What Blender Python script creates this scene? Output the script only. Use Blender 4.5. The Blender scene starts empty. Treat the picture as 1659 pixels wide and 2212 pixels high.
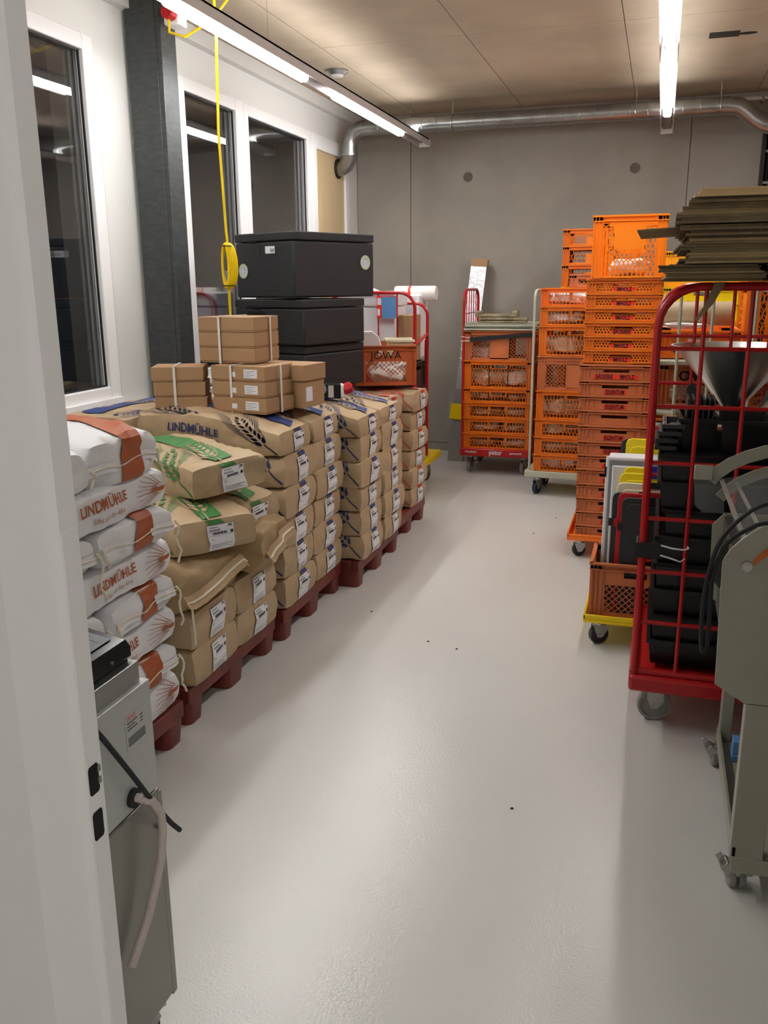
import bpy, bmesh, math, random
from mathutils import Vector, Matrix, noise, geometry
C = bpy.context.scene.collection
PI = math.pi
R = math.radians
# ------------------------------------------------------------------ camera
cam = bpy.data.cameras.new('camera'); cam_o = bpy.data.objects.new('camera', cam); C.objects.link(cam_o)
cam.sensor_fit = 'VERTICAL'; cam.sensor_height = 24.0; cam.lens = 24.0 * 1881.0 / 2212.0
cam.clip_start = 0.02; cam.clip_end = 200
_X = (0.95548129, 0.06772545, -0.28717375)   # world axes written in camera coordinates
_Y = (0.29495911, -0.24362984, 0.92392837)
_Z = (-0.00739063, -0.96750078, -0.25275999)
cam_o.matrix_world = Matrix(((_X[0], -_X[1], -_X[2], 0), (_Y[0], -_Y[1], -_Y[2], 0), (_Z[0], -_Z[1], -_Z[2], 1.65), (0, 0, 0, 1)))
bpy.context.scene.camera = cam_o
# ------------------------------------------------------------------ world, exposure
w = bpy.data.worlds.new('night'); bpy.context.scene.world = w; w.use_nodes = True
w.node_tree.nodes['Background'].inputs[0].default_value = (0.012, 0.014, 0.018, 1)
w.node_tree.nodes['Background'].inputs[1].default_value = 0.5
vs = bpy.context.scene.view_settings
vs.view_transform = 'Standard'; vs.look = 'None'; vs.gamma = 1.0; vs.exposure = 0.0; vs.use_curve_mapping = False
TUBE = 60.0      # emission of the ceiling tubes
# ------------------------------------------------------------------ materials
def srgb(h):
    h = h.lstrip('#'); v = [int(h[i:i + 2], 16) / 255 for i in (0, 2, 4)]
    return tuple(((x + 0.055) / 1.055) ** 2.4 if x > 0.04045 else x / 12.92 for x in v)
MT = {}
def mat(name, colr, rough=0.5, metal=0.0, spec=0.5, var=0.0, vscale=3.0, col2=None, bump=0.0, bscale=60.0, coat=0.0, emit=0.0, alpha=1.0, trans=0.0, stretch=(1, 1, 1), sub=0.0, ior=1.45):
    m = bpy.data.materials.new(name); m.use_nodes = True; MT[name] = m
    nt = m.node_tree; N = nt.nodes; L = nt.links; b = N['Principled BSDF']
    c = srgb(colr) if isinstance(colr, str) else colr
    b.inputs['Base Color'].default_value = (*c, 1)
    b.inputs['Roughness'].default_value = rough; b.inputs['Metallic'].default_value = metal
    b.inputs['Specular IOR Level'].default_value = spec; b.inputs['Coat Weight'].default_value = coat
    b.inputs['IOR'].default_value = ior
    b.inputs['Transmission Weight'].default_value = trans
    if alpha < 1: b.inputs['Alpha'].default_value = alpha
    if emit:
        b.inputs['Emission Color'].default_value = (1, 0.985, 0.975, 1); b.inputs['Emission Strength'].default_value = emit
    if var or bump:
        tc = N.new('ShaderNodeTexCoord'); mp = N.new('ShaderNodeMapping'); mp.inputs['Scale'].default_value = stretch
        L.new(tc.outputs['Object'], mp.inputs[0])
    if var:
        c2 = srgb(col2) if col2 else tuple(x * (1 - var) for x in c)
        nz = N.new('ShaderNodeTexNoise'); nz.inputs['Scale'].default_value = vscale; nz.inputs['Detail'].default_value = 6; nz.inputs['Roughness'].default_value = 0.6
        L.new(mp.outputs[0], nz.inputs['Vector'])
        rp = N.new('ShaderNodeValToRGB'); rp.color_ramp.elements[0].position = 0.35; rp.color_ramp.elements[1].position = 0.68
        rp.color_ramp.elements[0].color = (*c2, 1); rp.color_ramp.elements[1].color = (*c, 1)
        L.new(nz.outputs['Fac'], rp.inputs[0]); L.new(rp.outputs[0], b.inputs['Base Color'])
    if bump:
        n2 = N.new('ShaderNodeTexNoise'); n2.inputs['Scale'].default_value = bscale; n2.inputs['Detail'].default_value = 3
        L.new(mp.outputs[0], n2.inputs['Vector'])
        bp = N.new('ShaderNodeBump'); bp.inputs['Strength'].default_value = bump; bp.inputs['Distance'].default_value = 0.01
        L.new(n2.outputs['Fac'], bp.inputs['Height']); L.new(bp.outputs[0], b.inputs['Normal'])
    return m
mat('floor', '#cfcfca', 0.23, spec=0.65, var=0.04, vscale=1.2, bump=0.11, bscale=130)
mat('concrete', '#a39d94', 0.85, var=0.16, vscale=1.8, bump=0.12, bscale=30)
mat('concrete_ceiling', '#b9a993', 0.85, var=0.2, vscale=1.5, bump=0.15, bscale=25)
mat('concrete_joint', '#6a655c', 0.9)
mat('white_wall', '#dcdcd8', 0.45)
mat('white_frame', '#e8e8e8', 0.32)
mat('jamb_paint', '#e2e1df', 0.4)
mat('steel_column', '#4a4d4d', 0.42, metal=0.35, var=0.35, vscale=14, stretch=(1, 1, 3), bump=0.08, bscale=40)
mat('glass', (1, 1, 1), 0.0, trans=1.0, ior=1.5)
mat('plywood', '#cbb48c', 0.6, var=0.14, vscale=5, stretch=(1, 1, .3))
mat('galvanised', '#a6a8a6', 0.3, metal=0.9, var=0.2, vscale=9)
mat('dark_rubber', '#1c1c1c', 0.6)
mat('tube_light', (1, 1, 1), 0.5, emit=TUBE)
mat('lamp_body', '#cfcac8', 0.35)
mat('lamp_dark', '#8f8b8a', 0.5)
mat('added_uplight', (1, 1, 1), 0.5, emit=TUBE * .2)  # glow added to lift the ceiling brightness
mat('dark_gap', '#0a0a0a', 0.8)
mat('pallet', '#7a3029', 0.42, var=0.35, vscale=7, bump=0.2, bscale=30)
mat('kraft', '#b8a07e', 0.58, var=0.12, vscale=5, bump=0.75, bscale=9)
mat('kraft_dark', '#ab9069', 0.58, var=0.12, vscale=5, bump=0.9, bscale=8)
mat('white_paper', '#e0e0e2', 0.45, var=0.05, vscale=4, bump=0.8, bscale=8)
mat('label_white', '#e4e6ea', 0.4)
mat('ink_blue', '#2c3768', 0.5)
mat('ink_band_blue', '#33457c', 0.5)
mat('ink_green', '#3f7d42', 0.5)
mat('ink_brown', '#a5552c', 0.5)
mat('ink_red', '#c8453a', 0.5)
mat('ink_black', '#17181c', 0.5)
mat('ink_grey', '#8d9096', 0.5)
mat('string', '#ded5c0', 0.8)
mat('carton', '#a98662', 0.7, var=0.06, vscale=5)
mat('carton_old', '#8b7857', 0.8, var=0.45, vscale=8)
mat('carton_mid', '#a8916a', 0.8, var=0.3, vscale=8)
mat('carton_light', '#dcc08e', 0.8, var=0.1, vscale=8)
mat('strap_white', '#e2ddd8', 0.35)
mat('epp', '#232326', 0.62, bump=0.3, bscale=160)
mat('orange', '#e87a1a', 0.35, var=0.08, vscale=5)
mat('orange_bright', '#ff8a10', 0.35)
mat('orange_deep', '#f2761c', 0.35)
mat('rust', '#cc7546', 0.4, var=0.1, vscale=6)
mat('rust_deep', '#bd6030', 0.4, var=0.08, vscale=6)
mat('yellow_crate', '#ffae12', 0.35)
mat('yellow', '#f0d000', 0.35)
mat('red_paint', '#b3191c', 0.3, var=0.12, vscale=20)
mat('red_label', '#f0331f', 0.45)
mat('beige_paint', '#b5b8a4', 0.4)
mat('zinc', '#b8b8b4', 0.25, metal=0.9)
mat('wheel_grey', '#8c8c86', 0.5)
mat('wheel_dark', '#3c3f42', 0.5)
mat('wheel_blue', '#22324a', 0.45)
mat('black_plastic', '#101112', 0.32, spec=0.5)
mat('charcoal_plastic', '#2c2d2f', 0.4)
mat('clear_wrap', '#fbf8f6', 0.15, alpha=0.93, bump=0.6, bscale=30)
mat('bread_wrap', '#ead9c4', 0.2, alpha=0.85, bump=0.6, bscale=30)
mat('white_foam', '#e9e9ef', 0.6)
mat('white_roll', '#e9e6e4', 0.5)
mat('cream', '#e6dfc2', 0.4)
mat('blue_paper', '#5f8fc4', 0.5)
mat('foil', '#b9b9bb', 0.34, metal=0.7, bump=0.6, bscale=25)
mat('stainless', '#b4b6b2', 0.28, metal=0.9, var=0.06, vscale=3)
mat('machine_grey', '#a3a193', 0.36, metal=0.2, var=0.08, vscale=5)
mat('machine_dark', '#3a3934', 0.5)
mat('panel_satin', '#b9bbb8', 0.36, metal=0.3)
mat('panel_dark', '#8a8881', 0.32, metal=0.45)
mat('black_gloss', '#0c0d10', 0.2)
mat('panel_print', '#2c2f3a', 0.35)
mat('erme_red', '#e04a30', 0.5)
mat('funnel_steel', '#dcdcdc', 0.27, metal=1.0)
mat('hose', '#c4b9b0', 0.22, alpha=0.9, bump=0.3, bscale=220)
mat('acrylic', '#a8acac', 0.08, alpha=0.16)
mat('wood_old', '#a7a184', 0.7, var=0.4, vscale=9, col2='#6b5236')
mat('sticker_green', '#a9bd9a', 0.5)
mat('box_white', '#efeff4', 0.35, alpha=0.8)
mat('lid_red', '#b4121c', 0.35)
mat('lid_yellow', '#f2da10', 0.35)
mat('lid_blue', '#2c2aa0', 0.35)
mat('copper', '#b9683a', 0.35, metal=0.7)
mat('dark_steel', '#2a2625', 0.5, metal=0.3)
mat('pipe_orange', '#a8432a', 0.45)
# ------------------------------------------------------------------ mesh helpers
class MB:
    def __init__(s): s.v = []; s.f = []; s.mi = []
    def add(s, vs_, fs, mi=0):
        o = len(s.v); s.v += [tuple(v) for v in vs_]; s.f += [tuple(i + o for i in f) for f in fs]; s.mi += [mi] * len(fs); return s
    def box(s, x0, x1, y0, y1, z0, z1, mi=0, M=None):
        vs_ = [Vector((x, y, z)) for z in (z0, z1) for y in (y0, y1) for x in (x0, x1)]
        if M: vs_ = [M @ v for v in vs_]
        return s.add(vs_, [(0, 2, 3, 1), (4, 5, 7, 6), (0, 1, 5, 4), (2, 6, 7, 3), (0, 4, 6, 2), (1, 3, 7, 5)], mi)
    def bar(s, p, q, w_, d, up=(0, 1, 0), mi=0):
        p = Vector(p); q = Vector(q); t = (q - p).normalized(); u = Vector(up); n = t.cross(u).normalized() * w_ / 2; u = n.cross(t).normalized() * d / 2
        vs_ = [p + n + u, p - n + u, p - n - u, p + n - u, q + n + u, q - n + u, q - n - u, q + n - u]
        return s.add(vs_, [(0, 1, 2, 3), (7, 6, 5, 4), (0, 4, 5, 1), (1, 5, 6, 2), (2, 6, 7, 3), (3, 7, 4, 0)], mi)
    def tube(s, pts, r, seg=8, closed=False, mi=0, caps=True):
        pts = [Vector(p) for p in pts]; n = len(pts); rr = r if isinstance(r, (list, tuple)) else [r] * n
        ref = None; rings = []
        for i, p in enumerate(pts):
            a = pts[(i - 1) % n] if (i > 0 or closed) else p; b = pts[(i + 1) % n] if (i < n - 1 or closed) else p
            t = (b - a).normalized()
            if ref is None: ref = Vector((0, 0, 1)) if abs(t.z) < 0.9 else Vector((1, 0, 0))
            u = t.cross(ref).normalized(); v = u.cross(t).normalized(); ref = v
            rings.append([p + (u * math.cos(2 * PI * k / seg) + v * math.sin(2 * PI * k / seg)) * rr[i] for k in range(seg)])
        vs_ = [x for g in rings for x in g]; fs = []
        for i in range(n if closed else n - 1):
            j = (i + 1) % n
            for k in range(seg):
                l = (k + 1) % seg; fs.append((i * seg + k, i * seg + l, j * seg + l, j * seg + k))
        if caps and not closed: fs.append(tuple(range(seg))[::-1]); fs.append(tuple((n - 1) * seg + k for k in range(seg)))
        return s.add(vs_, fs, mi)
    def lathe(s, prof, seg=20, M=None, mi=0, ring=False):
        if ring: prof = list(prof) + [prof[0]]
        vs_ = []; fs = []
        for (r, z) in prof:
            for k in range(seg): vs_.append(Vector((r * math.cos(2 * PI * k / seg), r * math.sin(2 * PI * k / seg), z)))
        for i in range(len(prof) - 1):
            for k in range(seg):
                l = (k + 1) % seg; fs.append((i * seg + k, i * seg + l, (i + 1) * seg + l, (i + 1) * seg + k))
        if prof[0][0] > 1e-6 and not ring: fs.append(tuple(range(seg))[::-1])
        if prof[-1][0] > 1e-6 and not ring: fs.append(tuple((len(prof) - 1) * seg + k for k in range(seg)))
        if M: vs_ = [M @ v for v in vs_]
        return s.add(vs_, fs, mi)
    def prism(s, poly, d0, d1, plane='xz', mi=0, M=None):
        def P(a, b, d): return Vector((a, d, b)) if plane == 'xz' else (Vector((d, a, b)) if plane == 'yz' else Vector((a, b, d)))
        n = len(poly); vs_ = [P(a, b, d0) for a, b in poly] + [P(a, b, d1) for a, b in poly]
        if M: vs_ = [M @ v for v in vs_]
        fs = [(i, (i + 1) % n, n + (i + 1) % n, n + i) for i in range(n)]
        tris = geometry.tessellate_polygon([[Vector((a, b, 0)) for a, b in poly]])
        fs += [tuple(t) for t in tris] + [tuple(n + i for i in t)[::-1] for t in tris]
        return s.add(vs_, fs, mi)
    def mesh(s, name, mats, smooth=True, ang=35):
        me = bpy.data.meshes.new(name); me.from_pydata(s.v, [], s.f)
        for m in (mats if isinstance(mats, (list, tuple)) else [mats]): me.materials.append(MT[m])
        if any(s.mi): me.polygons.foreach_set('material_index', s.mi)
        bm = bmesh.new(); bm.from_mesh(me); bmesh.ops.recalc_face_normals(bm, faces=bm.faces); bm.to_mesh(me); bm.free()
        if smooth:
            me.polygons.foreach_set('use_smooth', [True] * len(me.polygons)); me.set_sharp_from_angle(angle=R(ang))
        me.update(); return me
def obj(name, me, mats=None, parent=None, loc=(0, 0, 0), rot=(0, 0, 0), bevel=0, smooth=True, label=None, kind=None):
    if isinstance(me, MB): me = me.mesh(name, mats, smooth)
    o = bpy.data.objects.new(name, me); C.objects.link(o); o.location = loc; o.rotation_euler = rot
    if parent: o.parent = parent
    if bevel:
        m = o.modifiers.new('bevel', 'BEVEL'); m.width = bevel; m.segments = 2; m.limit_method = 'ANGLE'; m.angle_limit = R(50)
    if label: o['label'] = label
    if kind: o['kind'] = kind
    return o
def thing(name, label, cat, loc=(0, 0, 0), rotz=0, group=None, rot=None):
    o = bpy.data.objects.new(name, None); C.objects.link(o); o.location = loc; o.rotation_euler = rot or (0, 0, rotz)
    o.empty_display_size = 0.05
    o['label'] = label; o['category'] = cat
    if group: o['group'] = group
    return o
def tag(o, label, cat, group=None):
    o['label'] = label; o['category'] = cat
    if group: o['group'] = group
    return o
def dup(root, loc, rotz, label, group=None, scale=None, rot=None):
    ks = {}
    for o in list(C.objects):
        if o.parent: ks.setdefault(o.parent.name, []).append(o)
    def cp(o, par):
        c = o.copy(); C.objects.link(c)
        if par: c.parent = par
        for k in ks.get(o.name, []): cp(k, c)
        return c
    r = cp(root, None); r.location = loc; r.rotation_euler = rot or (0, 0, rotz); r['label'] = label
    if scale: r.scale = scale
    if group: r['group'] = group
    return r
_tc = {}
def text_geo(s, size=1.0, bold=0.0):
    k = (s, bold)
    if k not in _tc:
        cu = bpy.data.curves.new('t', 'FONT'); cu.body = s; cu.align_x = 'CENTER'; cu.align_y = 'CENTER'; cu.resolution_u = 2; cu.offset = bold
        o = bpy.data.objects.new('t', cu); C.objects.link(o)
        dg = bpy.context.evaluated_depsgraph_get(); me = bpy.data.meshes.new_from_object(o.evaluated_get(dg))
        _tc[k] = ([v.co.copy() for v in me.vertices], [tuple(p.vertices) for p in me.polygons])
        bpy.data.objects.remove(o); bpy.data.curves.remove(cu); bpy.data.meshes.remove(me)
    v, f = _tc[k]
    return [(p.x * size, p.y * size) for p in v], f
def text_part(name, s, size, parent, loc, rot, m, sx=0.8, bold=0.02):
    v, f = text_geo(s, size, bold); b = MB(); b.add([(x * sx, y, 0) for x, y in v], f)
    return obj(name, b.mesh(name, m, False), parent=parent, loc=loc, rot=rot)
FACE_NY = (PI / 2, 0, 0)      # readable from -y
FACE_PX = (PI / 2, 0, PI / 2)  # readable from +x
def slat_boxes(mb, x0, x1, y0, y1, z, cols, rows, mi): pass
# ------------------------------------------------------------------ the room
YB = 8.59; XL = -2.92; ZC = 3.2; XR = 2.3
obj('floor', MB().box(XL - .1, XR + .1, -3.2, YB + .1, -0.1, 0), 'floor', kind='structure')
wb = obj('wall_back', MB().box(XL - .1, XR + .1, YB + 0.012, YB + .15, 0, ZC + .1), 'concrete_joint', kind='structure')
xs = [XL, -2.375, 0.155, XR]
for i in range(3):
    obj('panel', MB().box(xs[i] + .003, xs[i + 1] - .003, YB, YB + .015, 0.085, ZC), 'concrete', wb, bevel=0.002)
obj('kicker', MB().box(XL, XR, YB + .003, YB + .015, 0, 0.079), 'concrete', wb)
for hx, hz in ((-1.815, 2.625), (-0.3, 2.64)):
    h = MB().lathe([(0.045, 0), (0.045, 0.004), (0.03, 0.005), (0.022, 0.001)], 20, Matrix.Translation((hx, YB, hz)) @ Matrix.Rotation(PI / 2, 4, 'X'))
    obj('tie_hole_cap', h, 'concrete_joint', wb)
ce = obj('ceiling', MB().box(XL - .1, XR + .1, -3.2, YB + .1, ZC + .012, ZC + .2), 'concrete_joint', kind='structure')
ys = [-3.2, 0.08, 2.08, 4.08, 6.08, YB]; cx_ = [XL, -2.31, -1.316, -0.327, 0.66, XR]
for j in range(5):
    for i in range(5):
        obj('panel', MB().box(cx_[i] + .0025, cx_[i + 1] - .0025, ys[j] + .0025, ys[j + 1] - .0025, ZC, ZC + .02), 'concrete_ceiling', ce)
obj('opening', MB().box(0.185, 0.37, 6.54, 6.68, ZC - .002, ZC + .001), 'dark_steel', ce)
obj('slot', MB().prism([(0.42 + .045 * math.cos(a) * 1.3, 6.62 + .018 * math.sin(a) * 1.6) for a in [k * PI / 8 for k in range(16)]], ZC - .002, ZC + .001, 'xy'), 'dark_gap', ce)
obj('wall_right', MB().box(XR, XR + .1, -3.2, YB, 0, ZC), 'concrete', kind='structure')
# left wall with windows
wl = obj('wall_left', MB().box(XL - .3, XL, 0.9, YB, 0, 1.0).box(XL - .3, XL, 0.9, YB, 2.9, 3.11).box(XL - .3, XL + .06, 0.9, YB, 3.11, ZC)
         .box(XL - .3, XL, 4.34, 5.14, 1.0, 2.9).box(XL - .3, XL, 0.9, 3.2, 1.0, 2.9).box(XL - .3, XL, 8.28, YB, 1.0, 2.9), 'white_wall', kind='structure')
obj('ledge', MB().box(XL, XL + .075, 1.0, 8.2, 0.92, 0.985), 'white_wall', wl, bevel=.004)
def window(name, y0, y1, g0, g1, zb=1.0, zt=2.9):
    o = obj(name, MB().box(XL - .06, XL + .022, y0, g0, zb, zt).box(XL - .06, XL + .022, g1, y1, zb, zt).box(XL - .06, XL + .022, g0, g1, zb, 1.11).box(XL - .06, XL + .022, g0, g1, 2.82, zt), 'white_frame', kind='structure', bevel=.006)
    obj('rubber_seal', MB().box(XL - .012, XL - .002, g0, g0 + .008, 1.11, 2.82).box(XL - .012, XL - .002, g1 - .008, g1, 1.11, 2.82).box(XL - .012, XL - .002, g0, g1, 1.11, 1.118).box(XL - .012, XL - .002, g0, g1, 2.812, 2.82), 'dark_rubber', o)
    obj('pane', MB().box(XL - .03, XL - .024, g0, g1, 1.11, 2.82), 'glass', o)
    obj('pane', MB().box(XL - .05, XL - .044, g0, g1, 1.11, 2.82), 'glass', o)
    obj('sill', MB().box(XL + .022, XL + .045, y0 + .02, y1 - .02, 1.01, 1.05), 'white_frame', o, bevel=.005)
    return o
window('window_1', 3.25, 4.31, 3.34, 4.215)
window('window_2', 5.15, 6.065, 5.24, 5.94)
window('window_3', 6.067, 7.36, 6.14, 7.25)
w4 = obj('trim_1', MB().box(XL - .06, XL + .022, 7.362, 7.47, 1.0, 2.9).box(XL - .06, XL + .022, 8.2, 8.29, 1.0, 2.9).box(XL - .06, XL + .022, 7.47, 8.2, 1.0, 1.1).box(XL - .06, XL + .022, 7.47, 8.2, 2.78, 2.9), 'white_frame', kind='structure', bevel=.006)
obj('plywood_panel', MB().box(XL - .05, XL + .0, 7.47, 8.2, 1.1, 2.78), 'plywood', w4)
# doorway wall in front of the camera, jamb on the left
jamb = [(-0.70, 0.918), (-0.70, 0.882), (-0.712, 0.878), (-0.735, 0.812), (-1.3, 0.775), (XL, 0.775), (XL, 0.918)]
jw = obj('wall_front', MB().prism(jamb, 0, ZC, 'xy').box(0.42, XR, 0.8, 0.918, 0, ZC).box(-0.71, 0.43, 0.8, 0.918, 2.1, ZC), 'jamb_paint', kind='structure', smooth=False)
dj = obj('door_1', MB().box(-0.703, -0.6985, 0.8835, 0.9165, 0.6, 1.35), 'jamb_paint', kind='structure')
for z0, z1 in ((0.974, 1.018), (0.904, 0.948)):
    obj('strike_hole', MB().prism([(0.886, z0 + .004), (0.889, z0), (0.905, z0), (0.908, z0 + .004), (0.908, z1 - .004), (0.905, z1), (0.889, z1), (0.886, z1 - .004)], -0.6985, -0.698, 'yz'), 'dark_gap', dj, smooth=False)
obj('latch_plate', MB().box(-0.6982, -0.6972, 0.905, 0.912, 0.984, 0.994).box(-0.6982, -0.6972, 0.905, 0.912, 1.002, 1.012), 'zinc', dj)
obj('trim_2', MB().box(-1.3, -1.285, 0.768, 0.777, 0, 2.6), 'white_frame', kind='structure')
for nm, b in (('wall_hall_left', (-2.0, -1.9, -3.2, 0.77)), ('wall_hall_right', (2.0, 2.1, -3.2, 0.8)), ('wall_hall_back', (-2.0, 2.1, -3.3, -3.2))):
    obj(nm, MB().box(b[0], b[1], b[2], b[3], 0, ZC), 'white_wall', kind='structure')
# steel column
col = thing('steel_column', 'dark grey steel column standing between the two windows', 'column', (XL + .11, 4.62, 0))
obj('shaft', MB().box(-.085, .10, 0, .1, 0.0, ZC - .001).box(0.10, .13, -.0, .16, 0.0, ZC - .001), 'steel_column', col, bevel=.004)
# ------------------------------------------------------------------ lamps
def lamp_row(x, y0, y1, tubes, label):
    t = thing('strip_light', label, 'ceiling light', (x, 0, 2.874), 0, 'suspended strip lights')
    obj('housing', MB().box(-.05, -.044, y0, y1, 0.0, .06).box(.044, .05, y0, y1, 0.0, .06).box(-.05, .05, y0, y1, .05, .06).box(-.045, .045, y0, y0 + .02, 0, .05).box(-.045, .045, y1 - .02, y1, 0, .05), 'lamp_body', t)
    obj('reflector', MB().box(-.03, .03, y0 + .02, y1 - .02, .03, .045).box(-.026, -.014, y0 + .03, y1 - .04, .026, .03), 'lamp_dark', t)
    obj('added_uplight', MB().box(-.03, .03, y0 + .3, y1 - .3, .0602, .063), 'added_uplight', t)  # emissive strip added on top of the housing to brighten the ceiling
    obj('end_cap', MB().box(-.052, .052, y1 - .03, y1 + .004, -.005, .062), 'white_frame', t, bevel=.003)
    for a, b in tubes:
        pr = MB().prism([(-.03, .03), (-.03, -.014), (-.018, -.026), (.018, -.026), (.03, -.014), (.03, .03)], a, b, 'xz')
        obj('tube', pr, 'tube_light', t)
    n = 3
    for k in range(n):
        yy = y0 + .5 + (y1 - y0 - 1.0) * k / (n - 1)
        obj('wire', MB().tube([(0, yy, .058), (0, yy, ZC - 2.878)], .0015, 5), 'zinc', t)
    return t
lamp_row(-2.17, 1.45, 8.33, ((5.95, 7.53), (3.82, 5.40), (1.65, 3.25)), 'long strip light hanging above the flour sacks')
lamp_row(-0.048, 3.3, 8.33, ((5.80, 7.38), (3.68, 5.26)), 'long strip light hanging above the right side of the aisle')
lamp_row(1.0, -2.6, 0.3, ((-2.4, -1.1), (-.9, .1)), 'strip light in the hall behind the doorway')
# smoke detector
t = thing('smoke_detector', 'small round metal detector on the ceiling beside the left strip light', 'detector', (-2.426, 6.71, ZC))
obj('housing', MB().lathe([(.085, 0), (.085, -.012), (.06, -.03), (.055, -.034)], 28), 'galvanised', t)
obj('lens', MB().lathe([(.05, -.034), (.045, -.045), (.02, -.05), (0.0, -.05)], 24), 'lamp_body', t)
# duct
def arc(c, r, a0, a1, n, plane):
    out = []
    for i in range(n + 1):
        a = a0 + (a1 - a0) * i / n; u, v = r * math.cos(a), r * math.sin(a)
        out.append((c[0] + u, c[1], c[2] + v) if plane == 'xz' else ((c[0], c[1] + u, c[2] + v) if plane == 'yz' else (c[0] + u, c[1] + v, c[2])))
    return out
DY = 7.98; DZ = 3.005; DR = .068
t = thing('ventilation_duct', 'galvanised spiral duct running along the back wall under the ceiling', 'duct', (0, 0, 0))
pts = [(-2.63, DY, DZ), (-1.8, DY, DZ), (-0.9, DY, DZ), (0.0, DY, DZ), (0.42, DY, DZ)]
obj('duct_pipe', MB().tube(pts, DR, 20), 'galvanised', t)
obj('duct_elbow', MB().tube([(0.42, DY, DZ), (0.49, DY, DZ - .012), (0.55, DY, DZ - .05), (0.62, DY, DZ - .115), (0.68, DY, DZ - .15), (0.75, DY, DZ - .165), (1.1, DY, DZ - .165)], DR, 20), 'galvanised', t)
ex, ez = -2.78, 2.79
obj('duct_elbow', MB().tube(arc((-2.63, DY, DZ - .15), .15, PI / 2, PI * .98, 8, 'xz') + [(ex, DY, 2.83), (ex, DY, ez)], DR, 20), 'galvanised', t)
lowel = [(ex, DY, ez - .0), (ex - .01, DY + .005, ez - .045), (ex - .04, DY + .02, ez - .085), (ex - .085, DY + .04, ez - .105), (ex - .14, DY + .05, ez - .11)]
obj('duct_elbow', MB().tube(lowel, DR, 20), 'galvanised', t)
rg = MB()
for k in range(22):
    xx = -2.5 + k * .135; q = []
    for j in range(17):
        a = 2 * PI * j / 16; q.append((xx + .03 * (j / 16 - .5), DY + (DR + .001) * math.cos(a), DZ + (DR + .001) * math.sin(a)))
    rg.tube(q, .003, 5)
obj('spiral_seam', rg, 'galvanised', t, kind='stuff')
for zz in (2.715,):
    obj('clamp_ring', MB().lathe([(DR + .001, -.008), (DR + .009, -.008), (DR + .009, .008), (DR + .001, .008)], 24, Matrix.Translation((ex, DY, zz + .07)), 0, True), 'galvanised', t)
obj('flange', MB().lathe([(DR - .002, -.006), (.085, -.006), (.085, .006), (DR - .002, .006)], 24, Matrix.Translation((-2.912, DY + .05, ez - .11)) @ Matrix.Rotation(PI / 2, 4, 'Y'), 0, True), 'dark_rubber', t)
for xx in (-1.83, -.3, .35):
    obj('hanger', MB().tube([(xx, DY, DZ + .06), (xx, DY, ZC)], .004, 6).tube([(xx, DY + (DR + .003) * math.cos(a), DZ + (DR + .003) * math.sin(a)) for a in [k * PI / 8 for k in range(16)]], .004, 5, True), 'zinc', t)
t = thing('conduit_pipe', 'thin grey conduit pipe fixed above the spiral duct', 'pipe', (0, 0, 0))
obj('pipe', MB().tube([(-1.85, 8.45, 3.13), (0.75, 8.45, 3.13)], .016, 10), 'lamp_body', t)
for xx in (-1.85, -1.3, -.6, .2, .7): obj('clip', MB().box(xx - .01, xx + .01, 8.43, 8.59, 3.1, 3.14), 'zinc', t)
t = thing('riser_pipes', 'dark upright steel profile with orange and black pipes at the back right', 'pipe', (0.80, 8.42, 0))
obj('profile', MB().box(-.07, -.045, 0, .12, 0, 2.86).box(-.07, .2, .1, .12, 0, 2.86), 'dark_steel', t)
obj('orange_pipe', MB().tube([(.0, .03, 0), (.01, .03, 2.8), (.03, .02, 3.1)], .013, 8), 'pipe_orange', t)
obj('black_pipe', MB().tube([(.06, .05, 0), (.065, .05, 3.1)], .02, 8).tube([(-.02, .06, 0), (-.015, .06, 3.1)], .012, 8), 'dark_rubber', t)
obj('bracket', MB().box(-.06, .12, .015, .03, 2.45, 2.47).box(-.06, .12, .015, .03, 2.2, 2.22).box(-.06, .12, .015, .03, 2.7, 2.72), 'zinc', t)
# yellow cable reel from the socket on the column
t = thing('extension_cable', 'yellow cable hanging from the ceiling with a coiled loop beside the column', 'cable', (0, 0, 0))
cx0, cy0 = -2.19, 4.3
obj('cable', MB().tube([(-2.19, 4.3, ZC), (-2.185, 4.3, 2.85), (-2.2, 4.3, 2.4), (-2.185, 4.3, 1.92), (-2.18, 4.3, 1.86)], .007, 8)
    .tube([(-2.185, 4.3, 1.63), (-2.19, 4.31, 1.55), (-2.2, 4.33, 1.4), (-2.12, 4.36, 1.2), (-2.05, 4.38, 1.07), (-1.96, 4.42, 1.05), (-1.9, 4.5, 1.07), (-1.83, 4.56, 1.085), (-1.77, 4.6, 1.09)], .007, 8), 'yellow', t)
lp = MB()
for k in range(5):
    lp.tube([(-2.186 + (.018 + .006 * k) * math.cos(a), 4.3 + .012 * (k - 2), 1.75 + (.11 + .004 * (k % 3)) * math.sin(a)) for a in [j * PI / 10 for j in range(20)]], .0065, 6, True)
obj('coil', lp, 'yellow', t)
obj('cable_tie', MB().tube([(-2.186 + .022 * math.cos(a), 4.3 + .035 * math.sin(a), 1.85) for a in [k * PI / 5 for k in range(10)]], .003, 5, True).tube([(-2.186 + .03 * math.cos(a), 4.3 + .035 * math.sin(a), 1.65) for a in [k * PI / 5 for k in range(10)]], .003, 5, True), 'dark_rubber', t)
t = thing('wall_socket', 'red and white socket high on the column beside the left strip light', 'socket', (-2.64, 4.64, 3.02))
obj('housing', MB().box(0, .09, -.05, .05, -.02, .1), 'white_frame', t, bevel=.01)
obj('socket_cap', MB().lathe([(.035, 0), (.035, .05), (.03, .055)], 16, Matrix.Translation((.05, -.05, .03)) @ Matrix.Rotation(PI / 2, 4, 'X')), 'lid_red', t)
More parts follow.
